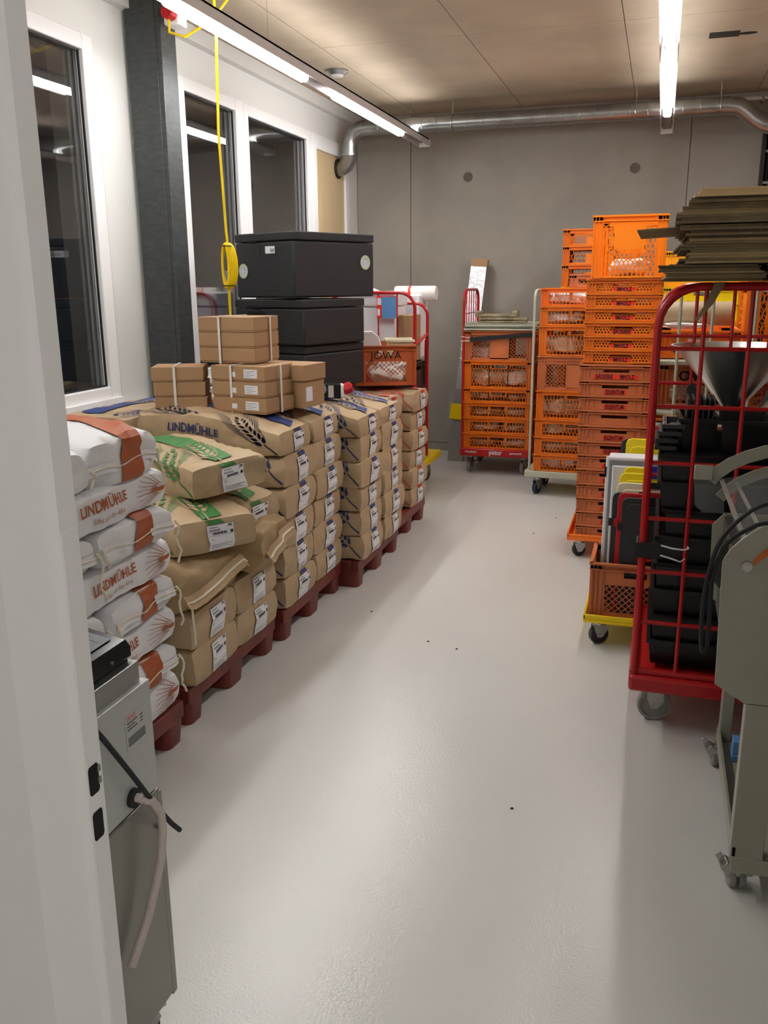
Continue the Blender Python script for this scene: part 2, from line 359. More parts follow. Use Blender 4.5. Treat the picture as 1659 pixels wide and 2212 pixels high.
obj('lead', MB().tube([(.05, -.08, .0), (.06, -.1, -.07), (.15, -.1, -.1), (.25, -.08, -.05), (.33, -.05, .02), (.45, -.0, .17)], .007, 8), 'yellow', t)
# black control box with red plug lying on the sacks
t = thing('cable_coupler', 'small black coupler box with red rotary plug on yellow cable', 'plug', (-1.75, 4.62, 1.03), R(25))
obj('housing', MB().box(-.08, .06, -.035, .035, 0, .085), 'black_plastic', t, bevel=.008)
obj('cable_boot', MB().lathe([(.012, 0), (.02, .02), (.018, .05), (.026, .09)], 14, Matrix.Translation((-.15, -.01, .045)) @ Matrix.Rotation(PI / 2, 4, 'Y')), 'black_plastic', t)
obj('socket_outlet', MB().lathe([(.03, 0), (.03, .006), (.024, .012), (.01, .012), (.01, .006)], 20, Matrix.Translation((-.052, -.036, .055)) @ Matrix.Rotation(PI / 2, 4, 'X')), 'ink_grey', t)
obj('type_plate', MB().box(-.012, .018, -.0365, -.035, .008, .075), 'lamp_body', t)
obj('red_plug', MB().lathe([(.028, 0), (.034, .01), (.034, .045), (.02, .055)], 8, Matrix.Translation((.075, -.01, .045)) @ Matrix.Rotation(R(70), 4, 'Y')), 'lid_red', t)
obj('white_collar', MB().box(.058, .078, -.036, .034, .005, .08), 'white_frame', t, bevel=.006)
# ------------------------------------------------------------------ pallets
def pallet_mesh():
    b = MB()
    b.box(-1.17, -.035, .04, .76, .115, .152)
    b.box(-.04, 0, 0, .8, .092, .157).box(-1.2, -1.16, 0, .8, .092, .157)
    b.box(-1.159, -.041, 0.001, .045, .092, .1565).box(-1.159, -.041, .755, .799, .092, .1565)
    return b
def foot_mesh(wy, wx=.15):
    def rr(sx, sy, r, n=4):
        out = []
        for cx1, cy1, a0 in ((sx - r, sy - r, 0), (-sx + r, sy - r, PI / 2), (-sx + r, -sy + r, PI), (sx - r, -sy + r, 1.5 * PI)):
            for k in range(n + 1): a = a0 + PI / 2 * k / n; out.append((cx1 + r * math.cos(a), cy1 + r * math.sin(a)))
        return out
    lo = rr(wx / 2 - .006, wy / 2 - .006, .028); hi = rr(wx / 2, wy / 2, .02); n = len(lo)
    b = MB(); vs_ = [(x, y, 0) for x, y in lo] + [(x, y, .1) for x, y in hi]
    b.add(vs_, [(i, (i + 1) % n, n + (i + 1) % n, n + i) for i in range(n)] + [tuple(range(n))[::-1], tuple(range(n, 2 * n))]); return b
pm = pallet_mesh().mesh('deck', 'pallet'); fo = foot_mesh(.115).mesh('foot', 'pallet'); fi = foot_mesh(.145).mesh('foot', 'pallet')
PAL = [(-1.60, 1.81, 'under the white sacks nearest the doorway'), (-1.62, 2.685, 'under the green-printed sacks'), (-1.605, 3.55, 'under the sacks carrying the cartons'), (-1.51, 4.37, 'under the sacks carrying the black boxes'), (-1.545, 5.18, 'under the farthest sacks with red print')]
for x, y, l in PAL:
    t = thing('plastic_pallet', 'dark red plastic pallet ' + l, 'pallet', (x, y, 0), 0, 'row of red plastic pallets')
    obj('deck', pm, parent=t, bevel=.006)
    for fy, me in ((.06, fo), (.4, fi), (.74, fo)):
        for fx in (-.077, -.6, -1.123): obj('foot', me, parent=t, loc=(fx, fy, 0))
# ------------------------------------------------------------------ sacks
class Sack:
    def __init__(s, L, W, T, seed, amp=.006, pinch=.15, endp=.02, slope=0.0):
        s.L, s.W, s.T, s.seed, s.amp, s.pinch, s.endp, s.slope = L, W, T, seed, amp, pinch, endp, slope
    def pos(s, a, b, c, off=0.0):
        pin = s.pinch if c > 0 else s.pinch * .55
        x = s.L / 2 * a * (1 - .02 * c * c - .01 * b * b)
        y = s.W / 2 * b * (1 - .045 * c * c) * (1 - .025 * abs(a) ** 6)
        z = s.T / 2 * c * (1 - pin * abs(b) ** 7 - s.endp * abs(a) ** 8)
        z -= (z + s.T / 2) * s.slope * max(0, (a + .35) / 1.35) ** 1.6
        n = Vector((a * s.L * .15 if abs(a) >= .999 else 0, b * .5 if abs(b) > .9 else 0, c))
        n = n.normalized() if n.length > 1e-6 else Vector((0, 0, 1))
        if abs(a) >= .999: n = Vector((a, 0, 0))
        p = Vector((x * 5 + s.seed * 7.3, y * 7, z * 9 + s.seed)); d = noise.noise(p) * s.amp * 1.6
        q = Vector((x * 11 + s.seed * 3.1, y * 6 + x * 4, z * 16)); d += -abs(noise.noise(q)) * s.amp * 1.7
        return Vector((x, y, z + s.T / 2)) + n * (d + off + s.amp * .4)
    def body(s, name, m, nx=40, ny=22, nz=8):
        b = MB()
        def grid(fn, n1, n2):
            vs_ = [fn(-1 + 2 * i / n1, -1 + 2 * j / n2) for i in range(n1 + 1) for j in range(n2 + 1)]
            b.add(vs_, [(i * (n2 + 1) + j, (i + 1) * (n2 + 1) + j, (i + 1) * (n2 + 1) + j + 1, i * (n2 + 1) + j + 1) for i in range(n1) for j in range(n2)])
        for c in (-1, 1): grid(lambda u, v: s.pos(u, v, c), nx, ny)
        for q in (-1, 1): grid(lambda u, v: s.pos(u, q, v), nx, nz); grid(lambda u, v: s.pos(q, u, v), ny, nz)
        me = bpy.data.meshes.new(name); me.from_pydata(b.v, [], b.f); me.materials.append(MT[m])
        bm = bmesh.new(); bm.from_mesh(me); bmesh.ops.remove_doubles(bm, verts=bm.verts, dist=.0045); bmesh.ops.recalc_face_normals(bm, faces=bm.faces); bm.to_mesh(me); bm.free()
        me.polygons.foreach_set('use_smooth', [True] * len(me.polygons)); me.set_sharp_from_angle(angle=R(48)); return me
    # side(-y)/top unwrapped: d = metres back from the +x end, h = metres up the side, then over the top
    def wrap(s, d, h, off):
        a = 1 - 2 * d / s.L
        a = max(-.995, min(.998, a))
        if h <= s.T: return s.pos(a, -1, max(-1, 2 * h / s.T - 1), off)
        return s.pos(a, min(.99, -1 + 2 * (h - s.T) / s.W), 1, off)
    def end(s, b_, c_, off): return s.pos(1, max(-.99, min(.99, b_)), max(-.99, min(.99, c_)), off)
OFF = .005
def leaf(c, ang, ln, wd, n=6):
    pts = []
    for k in range(n): u = k / (n - 1); pts.append((ln * u, wd * math.sin(PI * u ** .8)))
    for k in range(n - 2, 0, -1): u = k / (n - 1); pts.append((ln * u, -wd * math.sin(PI * u ** .8)))
    ca, sa = math.cos(ang), math.sin(ang)
    return [(c[0] + x * ca - y * sa, c[1] + x * sa + y * ca) for x, y in pts]
def strip(p, q, w0, w1, n=6):
    dx, dy = q[0] - p[0], q[1] - p[1]; l = math.hypot(dx, dy); nx_, ny_ = -dy / l, dx / l; A = []; B = []
    for k in range(n + 1):
        u = k / n; ww = (w0 + (w1 - w0) * u) / 2; x, y = p[0] + dx * u, p[1] + dy * u
        A.append((x + nx_ * ww, y + ny_ * ww)); B.append((x - nx_ * ww, y - ny_ * ww))
    return A, B
def put_poly(b, poly, fn, mi=0):
    tr = geometry.tessellate_polygon([[Vector((x, y, 0)) for x, y in poly]]); b.add([fn(*p) for p in poly], [tuple(t) for t in tr], mi)
def put_strip(b, AB, fn, mi=0):
    A, B = AB; n = len(A); b.add([fn(*p) for p in A] + [fn(*p) for p in B], [(i, i + 1, n + i + 1, n + i) for i in range(n - 1)], mi)
def wheat(b, base, ang, size, fn, pairs=6, stem=.5, whisk=1.0, mi=0, lw=1.0):
    """base = bottom of the stem, ang = direction of growth"""
    ux, uy = math.cos(ang), math.sin(ang); px, py = -uy, ux
    def P(u, v): return (base[0] + ux * u + px * v, base[1] + uy * u + py * v)
    st = size * stem; put_strip(b, strip(P(0, 0), P(st, 0), .009 * lw, .006 * lw, 6), fn, mi)
    ear = size * (1 - stem); step = ear / (pairs + .6)
    for i in range(pairs):
        u = st + step * (i + .1); sc = 1.2 - .08 * i
        for sg in (1, -1):
            put_poly(b, leaf(P(u, sg * .006), ang + sg * R(38), step * 1.3 * sc, step * .27 * sc * lw), fn, mi)
            if whisk:
                q = P(u + step * 1.0, sg * step * (1.05 + .1 * i) * sc)
                e = (q[0] + (ux * 1.0 + px * sg * .28) * size * .42 * whisk, q[1] + (uy * 1.0 + py * sg * .28) * size * .42 * whisk)
                put_strip(b, strip(q, e, .0045, .0016, 10), fn, mi)
    put_poly(b, leaf(P(st + step * pairs, 0), ang, step * 1.3, step * .3), fn, mi)
def label_on_end(S, b0=-.26, b1=.40, wav=0, patch=None):
    b = MB(); n, m_ = 6, 8; vs_ = []
    for i in range(n + 1):
        for j in range(m_ + 1):
            c = .66 - 1.58 * j / m_; bb = b0 + (b1 - b0) * i / n + .03 * math.sin(c * 2.6 + wav)
            vs_.append(S.end(bb, c, OFF))
    b.add(vs_, [(i * (m_ + 1) + j, (i + 1) * (m_ + 1) + j, (i + 1) * (m_ + 1) + j + 1, i * (m_ + 1) + j + 1) for i in range(n) for j in range(m_)])
    def bx(u0, u1, c0, c1, mi):
        q = [(u0, c0), (u1, c0), (u1, c1), (u0, c1)]
        b.add([S.end(b0 + (b1 - b0) * u + .03 * math.sin(c * 2.6 + wav), c, OFF + .0012) for u, c in q], [(0, 1, 2, 3)], mi)
    bx(.08, .42, .56, .5, 2); bx(.08, .5, .4, .3, 2)
    for k in range(9): bx(.2 + k * .06, .2 + k * .06 + .035 + .01 * (k % 2), .22, .06, 1)
    bx(.8, .93, .62, .55, 1); bx(.76, .97, .52, .48, 2); bx(.86, .96, .25, .05, 1)
    bx(.08, .9, 0, -.015, 2); bx(.08, .2, -.2, -.25, 2)
    for k in range(3): bx(.08, .92 - .2 * (k % 2), -.55 - k * .1, -.58 - k * .1, 2)
    return b
def kraft_sack(seed, ink, band, T=.15, W=.39, L=.74, amp=.006, plain=False, mtl='kraft', slope=0.0, yb=.43, pk=1.0):
    S = Sack(L, W, T, seed, amp, slope=slope); out = {'body': S.body('body', mtl)}
    if not plain:
        p = MB(); fn = lambda d, h: S.wrap(d, h, OFF)
        wheat(p, (.014, .018), R(46), .33 * pk, fn, 7, .29, 1.1)
        wheat(p, (.42, T + .02), R(15), .26, fn, 6, .2, .9)
        out['wheat'] = p.mesh('wheat_print', ink, False)
        bd = MB(); y0, y1 = T + W * (yb - .02), T + W * (yb + .27)
        n = 22
        # broad band along the top with small pale ear
        vs_ = []
        for i in range(n + 1):
            d = .012 + .62 * i / n
            for j in range(5): vs_.append(S.wrap(d + .03 * (j / 4) * (1 if i == 0 else 0), y0 + (y1 - y0) * j / 4 + .05 * math.sin(i / n * 2.0), OFF * 1.1))
        bd.add(vs_, [(i * 5 + j, (i + 1) * 5 + j, (i + 1) * 5 + j + 1, i * 5 + j + 1) for i in range(n) for j in range(4)])
        gp = []
        for i in range(7):
            for j in range(3): gp.append(S.end(2 * (yb - .02) - 1 + .40 * i / 6 + .05 * j, 1 - .30 * j / 2, OFF * .8))
        bd.add(gp, [(i * 3 + j, (i + 1) * 3 + j, (i + 1) * 3 + j + 1, i * 3 + j + 1) for i in range(6) for j in range(2)])
        out['band'] = bd.mesh('band_print', band, False)
        we = MB(); wheat(we, (.0, T + W * .40), R(12), .3, lambda d, h: S.wrap(d, h, OFF + .0025), 6, .25, .7)
        out['pale'] = we.mesh('wheat_print', mtl, False)
    lb = label_on_end(S, wav=seed); out['label'] = lb.mesh('paper_label', ['label_white', 'ink_black', 'ink_grey'], False)
    out['S'] = S; return out
def place_sack(var, loc, rz, label, group, rot=None, name='flour_sack'):
    t = thing(name, label, 'sack', loc, rz, group, rot)
    obj('body', var['body'], parent=t)
    if 'wheat' in var: obj('wheat_print', var['wheat'], parent=t)
    if 'band' in var: obj('band_print', var['band'], parent=t); obj('wheat_print', var['pale'], parent=t)
    if var.get('label'): obj('paper_label', var['label'], parent=t)
    return t
rnd = random.Random(4)
ORD = ['bottom', 'second from the bottom', 'third from the bottom', 'fourth from the bottom', 'second from the top', 'top']
blue = [kraft_sack(i + 1, 'ink_blue', 'ink_band_blue', T=.148) for i in range(4)]
blue_top = [kraft_sack(i + 11, 'ink_blue', 'ink_band_blue', T=.19, amp=.008, slope=.42) for i in range(3)]
redv = [kraft_sack(i + 21, 'ink_red', 'ink_red', T=.134) for i in range(2)]
brown = [kraft_sack(i + 31, 'ink_blue', 'ink_band_blue', T=.148, plain=True) for i in range(2)]
green = [kraft_sack(i + 41, 'ink_green', 'ink_green', T=.17, amp=.010, L=.64, slope=.25, yb=.36, pk=1.15) for i in range(3)]
def column_of(vs_, tops, x, yc, z0, pitch, rows, where, group, jx=.012, dx=0):
    for r in range(rows):
        top = r == rows - 1; v = rnd.choice(tops if top else vs_)
        place_sack(v, (x - .37 + rnd.uniform(-jx, jx) + dx, yc + rnd.uniform(-.006, .006), z0 + r * pitch), R(rnd.uniform(-1.6, 1.6)), '%s, %s in %s' % ('blue-printed brown flour sack' if vs_ is blue else ('red-printed brown flour sack' if vs_ is redv else 'brown flour sack'), ORD[r if rows == 6 else (r if r < rows - 1 else 5)], where), group)
z0 = .158
column_of(blue, blue_top, -1.585, 3.55 + .2, z0, .147, 6, 'the near column under the cartons', 'sacks on the third pallet')
column_of(blue, blue_top, -1.585, 3.55 + .6, z0, .146, 6, 'the far column behind the cartons', 'sacks on the third pallet')
column_of(blue, blue_top, -1.485, 4.37 + .2, z0, .138, 6, 'the near column by the coupler box', 'sacks on the fourth pallet', dx=.0)
column_of(blue, blue_top, -1.475, 4.37 + .6, z0, .138, 6, 'the far column by the coupler box', 'sacks on the fourth pallet')
column_of(redv, redv, -1.60, 5.18 + .2, z0, .132, 6, 'the near column of the farthest pallet', 'sacks on the farthest pallet')
column_of(redv, redv, -1.53, 5.18 + .6, z0, .132, 6, 'the far column of the farthest pallet', 'sacks on the farthest pallet')
for r in range(2):
    place_sack(brown[r % 2], (-1.60 - .37, 2.885, z0 + r * .146), R(1), 'plain brown flour sack, %s row, near end of second pallet' % ('lower', 'upper')[r], 'sacks on the second pallet')
    place_sack(brown[(r + 1) % 2], (-1.60 - .37, 3.285, z0 + r * .146), R(-1), 'plain brown flour sack, %s row, far end of second pallet' % ('lower', 'upper')[r], 'sacks on the second pallet')
# rows at the back of the pallets, lying along the wall
back = kraft_sack(51, 'ink_blue', 'ink_band_blue', T=.152, W=.40)
del back['label']
for pi, (py, nm) in enumerate(((2.685, 'behind the green-printed sacks'), (3.55, 'behind the cartons'))):
    for r in range(6):
        place_sack(back, (-2.615, py + .41, z0 + r * .146), PI / 2, 'blue-printed sack along the window wall, %s %s' % (ORD[r], nm), 'sacks along the window wall')
buried = dict(back)
for r in range(2):
    place_sack(buried, (-2.30, 3.03 , z0 + .438 + r * .15), R(90), 'brown sack behind the green-printed sacks, %s of two' % ('lower', 'upper')[r], 'sacks on the second pallet')
# LINDMUEHLE print on the big top sack under the cartons
S = blue_top[0]['S']
def text_on(S, s_, size, d0, h0, m, name, parent, sx=.85, bold=.02, off=OFF + .001, tilt=0.0, flip=1):
    v, f = text_geo(s_, size, bold); b = MB(); ct, st = math.cos(tilt), math.sin(tilt)
    b.add([S.wrap(d0 - (x * sx * ct - y * st) * flip, h0 + x * sx * st + y * ct, off) for x, y in v], f)
    return obj(name, b.mesh(name, m, False), parent=parent)
top3 = [o for o in C.objects if o.get('label', '') == 'blue-printed brown flour sack, top in the near column under the cartons'][0]
for ch in [o for o in C.objects if o.parent == top3]:
    ch.data = {'body': blue_top[0]['body'], 'wheat_print': blue_top[0]['wheat'], 'band_print': blue_top[0]['band'], 'paper_label': blue_top[0]['label']}.get(ch.name.split('.')[0], ch.data)
text_on(S, 'LINDMÜHLE', .056, .44, .118, 'ink_blue', 'lettering', top3, tilt=R(-4))
text_on(S, 'Edles aus der Ähre', .026, .39, .075, 'ink_blue', 'lettering', top3, tilt=R(-4), bold=0)
# loose hooded sacks, green sacks
def slump(seed, L, W, T, m, endfall=.5):
    S = Sack(L, W, T, seed, .022, .45, .5); return S
for (lx, ly, lz, rz, ll, ww, tt, sd, lab) in ((-1.86, 2.90, .452, -8, .58, .42, .215, 61, 'plain brown sack with long stitched rope edge slumped at the left'), (-1.74, 3.34, .455, 6, .42, .36, .24, 62, 'small plain brown sack with hanging string slumped at the right')):
    S = Sack(ll, ww, tt, sd, .02, .4, .45); t = thing('loose_sack', lab, 'sack', (lx, ly, lz), R(rz), 'loose stitched sacks')
    obj('body', S.body('body', 'kraft_dark', 34, 24, 10), parent=t)
    hem = MB(); pts = [S.end(-1 + 2 * k / 14, (-.85 + 1.7 * k / 14) if sd == 61 else (-.6 + 1.0 * k / 14 + .3 * math.sin(k / 14 * 3)), .014) for k in range(15)]
    vs_ = []
    for p in pts: vs_ += [p + Vector((-.004, 0, .014)), p + Vector((.03, 0, -.03))]
    hem.add(vs_, [(2 * i, 2 * i + 2, 2 * i + 3, 2 * i + 1) for i in range(14)])
    obj('hem', hem, 'kraft_dark', t)
    rp = [p + Vector((.014, 0, -.008)) for p in pts]
    e = rp[-1] if sd == 62 else rp[0]
    rp2 = [e + Vector((.01, .012, -.03)), e + Vector((.004, .02, -.07)), e + Vector((.012, .014, -.12)), e + Vector((.006, .02, -.17))]
    if sd == 62: rp = rp + rp2
    else: rp = rp2[::-1] + rp
    obj('rope', MB().tube(rp, .0045, 6), 'string', t)
place_sack(green[0], (-1.86, 3.03, .668), 0, 'large green-printed brown sack tilted over the loose sacks, lowest in front', 'green-printed sacks', rot=(R(-3), R(2), R(-26)))
place_sack(green[1], (-1.90, 3.24, .828), 0, 'green-printed brown sack lying on top of the green-printed heap', 'green-printed sacks', rot=(R(2), R(-2), R(-24)))
place_sack(green[2], (-1.92, 3.34, .66), 0, 'green-printed brown sack half hidden behind the lowest green one', 'green-printed sacks', rot=(0, R(5), R(-6)))
# ------------------------------------------------------------------ white sacks on the first pallet
def string_tail(p, n=9, ln=.16, seed=0):
    r_ = random.Random(seed); pts = [p]
    for k in range(1, n): pts.append(p + Vector((.012 + r_.uniform(-.006, .006), .012 * math.sin(k * 1.1 + seed), -ln * k / (n - 1))))
    return pts
def white_long(seed):
    S = Sack(.74, .40, .136, seed, .006, .24, .12)
    o = {'S': S, 'body': S.body('body', 'white_paper', 30, 16, 8)}
    b = MB(); fn = lambda d, h: S.wrap(d, h, OFF)
    c = (.03, .062)
    for k in range(10):
        a = R(165 - 20 * k) if k < 9 else 0
        a = R(8 + 17.5 * k)
        dx, dy = math.sin(a) , math.cos(a)
        q0 = (c[0] + .03 * abs(dx), c[1] + .022 * dy); q1 = (c[0] + (.05 + .10 * abs(dx)), c[1] + .078 * dy + .004)
        q1 = (q1[0], max(.008, min(.2, q1[1]))); put_strip(b, strip(q0, q1, .004, .002, 5), fn)
    for i in range(5):
        for sg in (1, -1): put_poly(b, leaf((c[0] + .006 - .0 + i * .009, c[1] - .012 + .001 * i), R(90) + sg * R(48) - R(0), .032 - .003 * i, .007), fn)
    o['wheat'] = b.mesh('wheat_print', 'ink_brown', False)
    def tx(s_, size, d0, h0, bold):
        v, f = text_geo(s_, size, bold); m = MB(); m.add([S.wrap(d0 - x * .78, h0 + y + x * .03, OFF + .001) for x, y in v], f); return m.mesh('lettering', 'ink_brown', False)
    o['t1'] = tx('LINDMÜHLE', .058, .36, .085, .02); o['t2'] = tx('Edles aus der Ähre', .028, .34, .038, 0)
    return o
def white_end(seed, T=.136, L=.74, amp=.012):
    S = Sack(L, .40, T, seed, amp, .28, .22)
    o = {'S': S, 'body': S.body('body', 'white_paper', 30, 20, 8)}
    b = MB(); n = 26
    rows = []
    for j in range(11):
        u = j / 10; row = []
        for k in range(n + 1):
            if k < 7: c = -.95 + 1.9 * k / 6; bb = -.12 + .55 * u + .06 * math.sin(c * 1.5) * (1 - u) ; row.append(S.end(bb, c, OFF))
            else:
                d = .004 + (L - .06) * (k - 7) / (n - 7); q = -.14 + .58 * u + .13 * math.sin(d * 5) ; row.append(S.pos(1 - 2 * d / L, q, 1, OFF))
        rows.append(row)
    b.add([p for r_ in rows for p in r_], [(j * (n + 1) + k, (j + 1) * (n + 1) + k, (j + 1) * (n + 1) + k + 1, j * (n + 1) + k + 1) for j in range(10) for k in range(n)])
    o['band'] = b.mesh('band_print', 'ink_brown', False)
    pts = [S.end(-.98 + 1.96 * k / 12, .1 + .1 * math.sin(k * .9), .004) for k in range(13)]; vs_ = []
    for p in pts: vs_ += [p, p + Vector((.008, 0, -.03))]
    o['flap'] = []
    for rr_ in (range(0, 4), range(8, 12)):
        fl = MB(); fl.add([v for i in list(rr_) + [rr_[-1] + 1] for v in vs_[2 * i:2 * i + 2]], [(2 * q, 2 * q + 2, 2 * q + 3, 2 * q + 1) for q in range(4)]); o['flap'].append(fl.mesh('folded_end', 'white_paper', False))
    st = MB().tube([p + Vector((.008, 0, -.012)) for p in pts], .0022, 5)
    st.tube(string_tail(pts[-1] + Vector((.006, .004, 0)), 9, .15, seed), .0042, 6).tube(string_tail(pts[0] + Vector((.006, 0, 0)), 5, .06, seed + 3), .0042, 6)
    o['string'] = st.mesh('string', 'string'); return o
wlv = [white_long(71), white_long(72)]; wev = [white_end(81), white_end(82), white_end(83)]
WP = .1265; ordw = ['lowest', 'second', 'third', 'fourth', 'fifth', 'sixth', 'seventh']
for r in range(7):
    z = z0 + WP * r
    if r % 2 == 0:
        v = wlv[(r // 2) % 2]
        t = thing('flour_sack', 'white flour sack with brown lettering lying lengthwise, %s layer of the white pile' % ordw[r], 'sack', (-1.80, 2.235 + .008 * math.sin(r * 2), z), PI / 2 + R(rnd.uniform(-1.5, 1.5)), 'white flour sacks')
        obj('body', v['body'], parent=t); obj('wheat_print', v['wheat'], parent=t); obj('lettering', v['t1'], parent=t); obj('lettering', v['t2'], parent=t)
        t = thing('flour_sack', 'white sack lying lengthwise in the %s layer, hidden toward the window' % ordw[r], 'sack', (-2.22, 2.22, z), PI / 2, 'white flour sacks'); obj('body', wlv[0]['body'], parent=t)
    else:
        for k, yc in enumerate((2.40, 1.985)):
            v = wev[(r // 2 + k) % 3]
            t = thing('flour_sack', 'white sack with brown band and string, %s layer, %s' % (ordw[r], ('beside brown sacks', 'beside the doorway')[k]), 'sack', (-1.60 - .37 + .015 * math.sin(r * 3 + k), yc, z), R(rnd.uniform(-2, 2)), 'white flour sacks')
            obj('body', v['body'], parent=t); obj('band_print', v['band'], parent=t); [obj('folded_end', f_, parent=t) for f_ in v['flap']]; obj('string', v['string'], parent=t)
tv = white_end(91, .185, .80, .014)
t = thing('flour_sack', 'big crumpled white sack with wide brown band on top of the white pile', 'sack', (-2.02, 2.41, z0 + WP * 7 - .004), 0, 'white flour sacks', rot=(0, R(3), R(-3)))
obj('body', tv['body'], parent=t); obj('band_print', tv['band'], parent=t); [obj('folded_end', f_, parent=t) for f_ in tv['flap']]; obj('string', tv['string'], parent=t)
tv2 = white_end(92, .15)
t = thing('flour_sack', 'plain white sack end on top of the pile beside the door jamb', 'sack', (-1.97, 1.985, z0 + WP * 7), 0, 'white flour sacks'); obj('body', tv2['body'], parent=t)
# ------------------------------------------------------------------ cartons
def carton(w_, d, h, labels=True):
    b = MB().box(0, w_, 0, d, 0, h - .004); lid = MB().box(-.002, w_ + .002, -.002, d + .002, h * .25, h)
    return b, lid
def carton_stack(loc, rz, w_, d, hs, where, labels, strapx, strapy):
    z = loc[2]
    for i, (h, sh) in enumerate(hs):
        M_ = Matrix.Rotation(R(rz), 4, 'Z'); p = Vector(loc) + M_ @ Vector((sh[0], sh[1], 0))
        t = thing('carton', 'brown cardboard carton, %s of the three in the %s' % (('bottom', 'middle', 'top')[i], where), 'box', (p.x, p.y, z), R(rz), 'strapped brown cartons')
        obj('body', MB().box(0, w_, 0, d, 0, h - .003), 'carton', t, bevel=.003)
        obj('lid', MB().box(-.003, w_ + .003, -.003, d + .003, h * .12, h - .001), 'carton', t, bevel=.002)
        if labels:
            l = MB().box(w_ * .62, w_ * .62 + .075, -.0045, -.003, h * .25, h * .8)
            for k in range(4): l.box(w_ * .62 + .005, w_ * .62 + .04 + .02 * (k % 2), -.005, -.0045, h * (.33 + .11 * k), h * (.36 + .11 * k), 1)
            obj('paper_label', l, ['label_white', 'ink_grey'], t); obj('paper_label', MB().box(w_ * .36, w_ * .36 + .03, -.0045, -.003, h * .3, h * .62), 'label_white', t)
        z += h
    H = sum(h for h, _ in hs)
    st = thing('packing_strap', 'white plastic strap around the %s' % where, 'strap', loc, R(rz))
    ex = max(s_[1][0] for s_ in hs)
    for x in strapx:
        b = MB(); b.box(x, x + .012, -.012, -.0095, -.002, H + .003).box(x, x + .012, d + .0095, d + .012, -.002, H + .003).box(x, x + .012, -.012, d + .012, H + .001, H + .003); obj('band', b, 'strap_white', st)
    for y in strapy:
        b = MB().box(w_ + .0095 + ex, w_ + .012 + ex, y, y + .012, 0, H + .003); obj('band', b, 'strap_white', st)
carton_stack((-2.034, 3.78, 1.062), -9, .30, .24, ((.074, (.012, -.012)), (.074, (.006, -.006)), (.074, (0, 0))), 'lower middle stack', True, (.11,), (.10,))
carton_stack((-2.135, 3.865, 1.287), -4, .30, .24, ((.073, (0, 0)), (.073, (0, 0)), (.073, (0, 0))), 'upper stack', False, (.11,), (.14,))
carton_stack((-2.29, 3.66, 1.062), 22, .24, .20, ((.072, (.012, -.006)), (.072, (.006, 0)), (.072, (0, 0))), 'left stack', False, (.10,), ())
t = thing('carton', 'brown carton with white label half hidden right behind the lower stack', 'box', (-1.93, 4.0, 1.065), R(-9), 'strapped brown cartons')
obj('body', MB().box(0, .3, 0, .2, 0, .13).box(0, .31, -.01, .2, .132, .21), 'carton', t, bevel=.003); obj('paper_label', MB().box(.3, .3015, .02, .08, .03, .1), 'label_white', t)
# ------------------------------------------------------------------ black insulated boxes
def epp_box(loc, rz, L, W, H, lab, stick=False):
    t = thing('insulated_box', lab, 'box', loc, R(rz), 'black insulated boxes')
    lz = H - .052
    b = MB().box(0, L, 0, W, 0, lz)
    obj('tub', b, 'epp', t, bevel=.012)
    obj('lid', MB().box(-.002, L + .002, -.002, W + .002, lz + .003, H), 'epp', t, bevel=.008)
    g = MB(); g.box(-.001, .006, W * .36, W * .62, lz - .10, lz - .02)
    obj('handle_recess', MB().box(-.0015, .0005, W * .55, W * .80, lz - .085, lz - .02), 'black_plastic', t)
    obj('lid_notch', MB().box(-.004, .0005, W * .60, W * .75, lz + .0, lz + .008), 'dark_gap', t)
    if stick:
        for M_ in (Matrix.Translation((-.002, W * .86, H * .42)) @ Matrix.Rotation(-PI / 2, 4, 'Y'), Matrix.Translation((L * .88, -.002, H * .55)) @ Matrix.Rotation(PI / 2, 4, 'X')):
            obj('round_sticker', MB().lathe([(.047, 0), (.047, .0008), (0, .0009)], 28, M_), 'dark_rubber', t)
            obj('round_sticker', MB().lathe([(.044, .0008), (.044, .0016), (0, .0017)], 28, M_), 'sticker_green', t)
            obj('sticker_emblem', MB().lathe([(.034, .0017), (.034, .0022), (.030, .0022), (.030, .0017)], 28, M_).add([M_ @ Vector(p) for p in ((-.018, .012, .0024), (.018, .012, .0024), (0, -.02, .0024))], [(0, 1, 2)]), 'label_white', t)
        lb = MB().box(-.0035, -.002, W * .30, W * .46, H * .68, H * .79)
        for k in range(6): lb.box(-.004, -.0035, W * .31 + k * .006, W * .31 + k * .006 + .003, H * .70, H * .75, 1)
        obj('barcode_label', lb, ['label_white', 'ink_black'], t)
    return t
# local x runs along the long side (away), local y to the left
epp_box((-2.0, 4.87, 1.035), 71, .575, .56, .264, 'bottom black insulated box standing on the flour sacks')
epp_box((-1.985, 4.84, 1.302), 70.5, .575, .57, .266, 'middle black insulated box of the stack of three')
epp_box((-2.037, 4.836, 1.578), 64.5, .674, .535, .374, 'top black insulated box with round green stickers and barcode label', True)
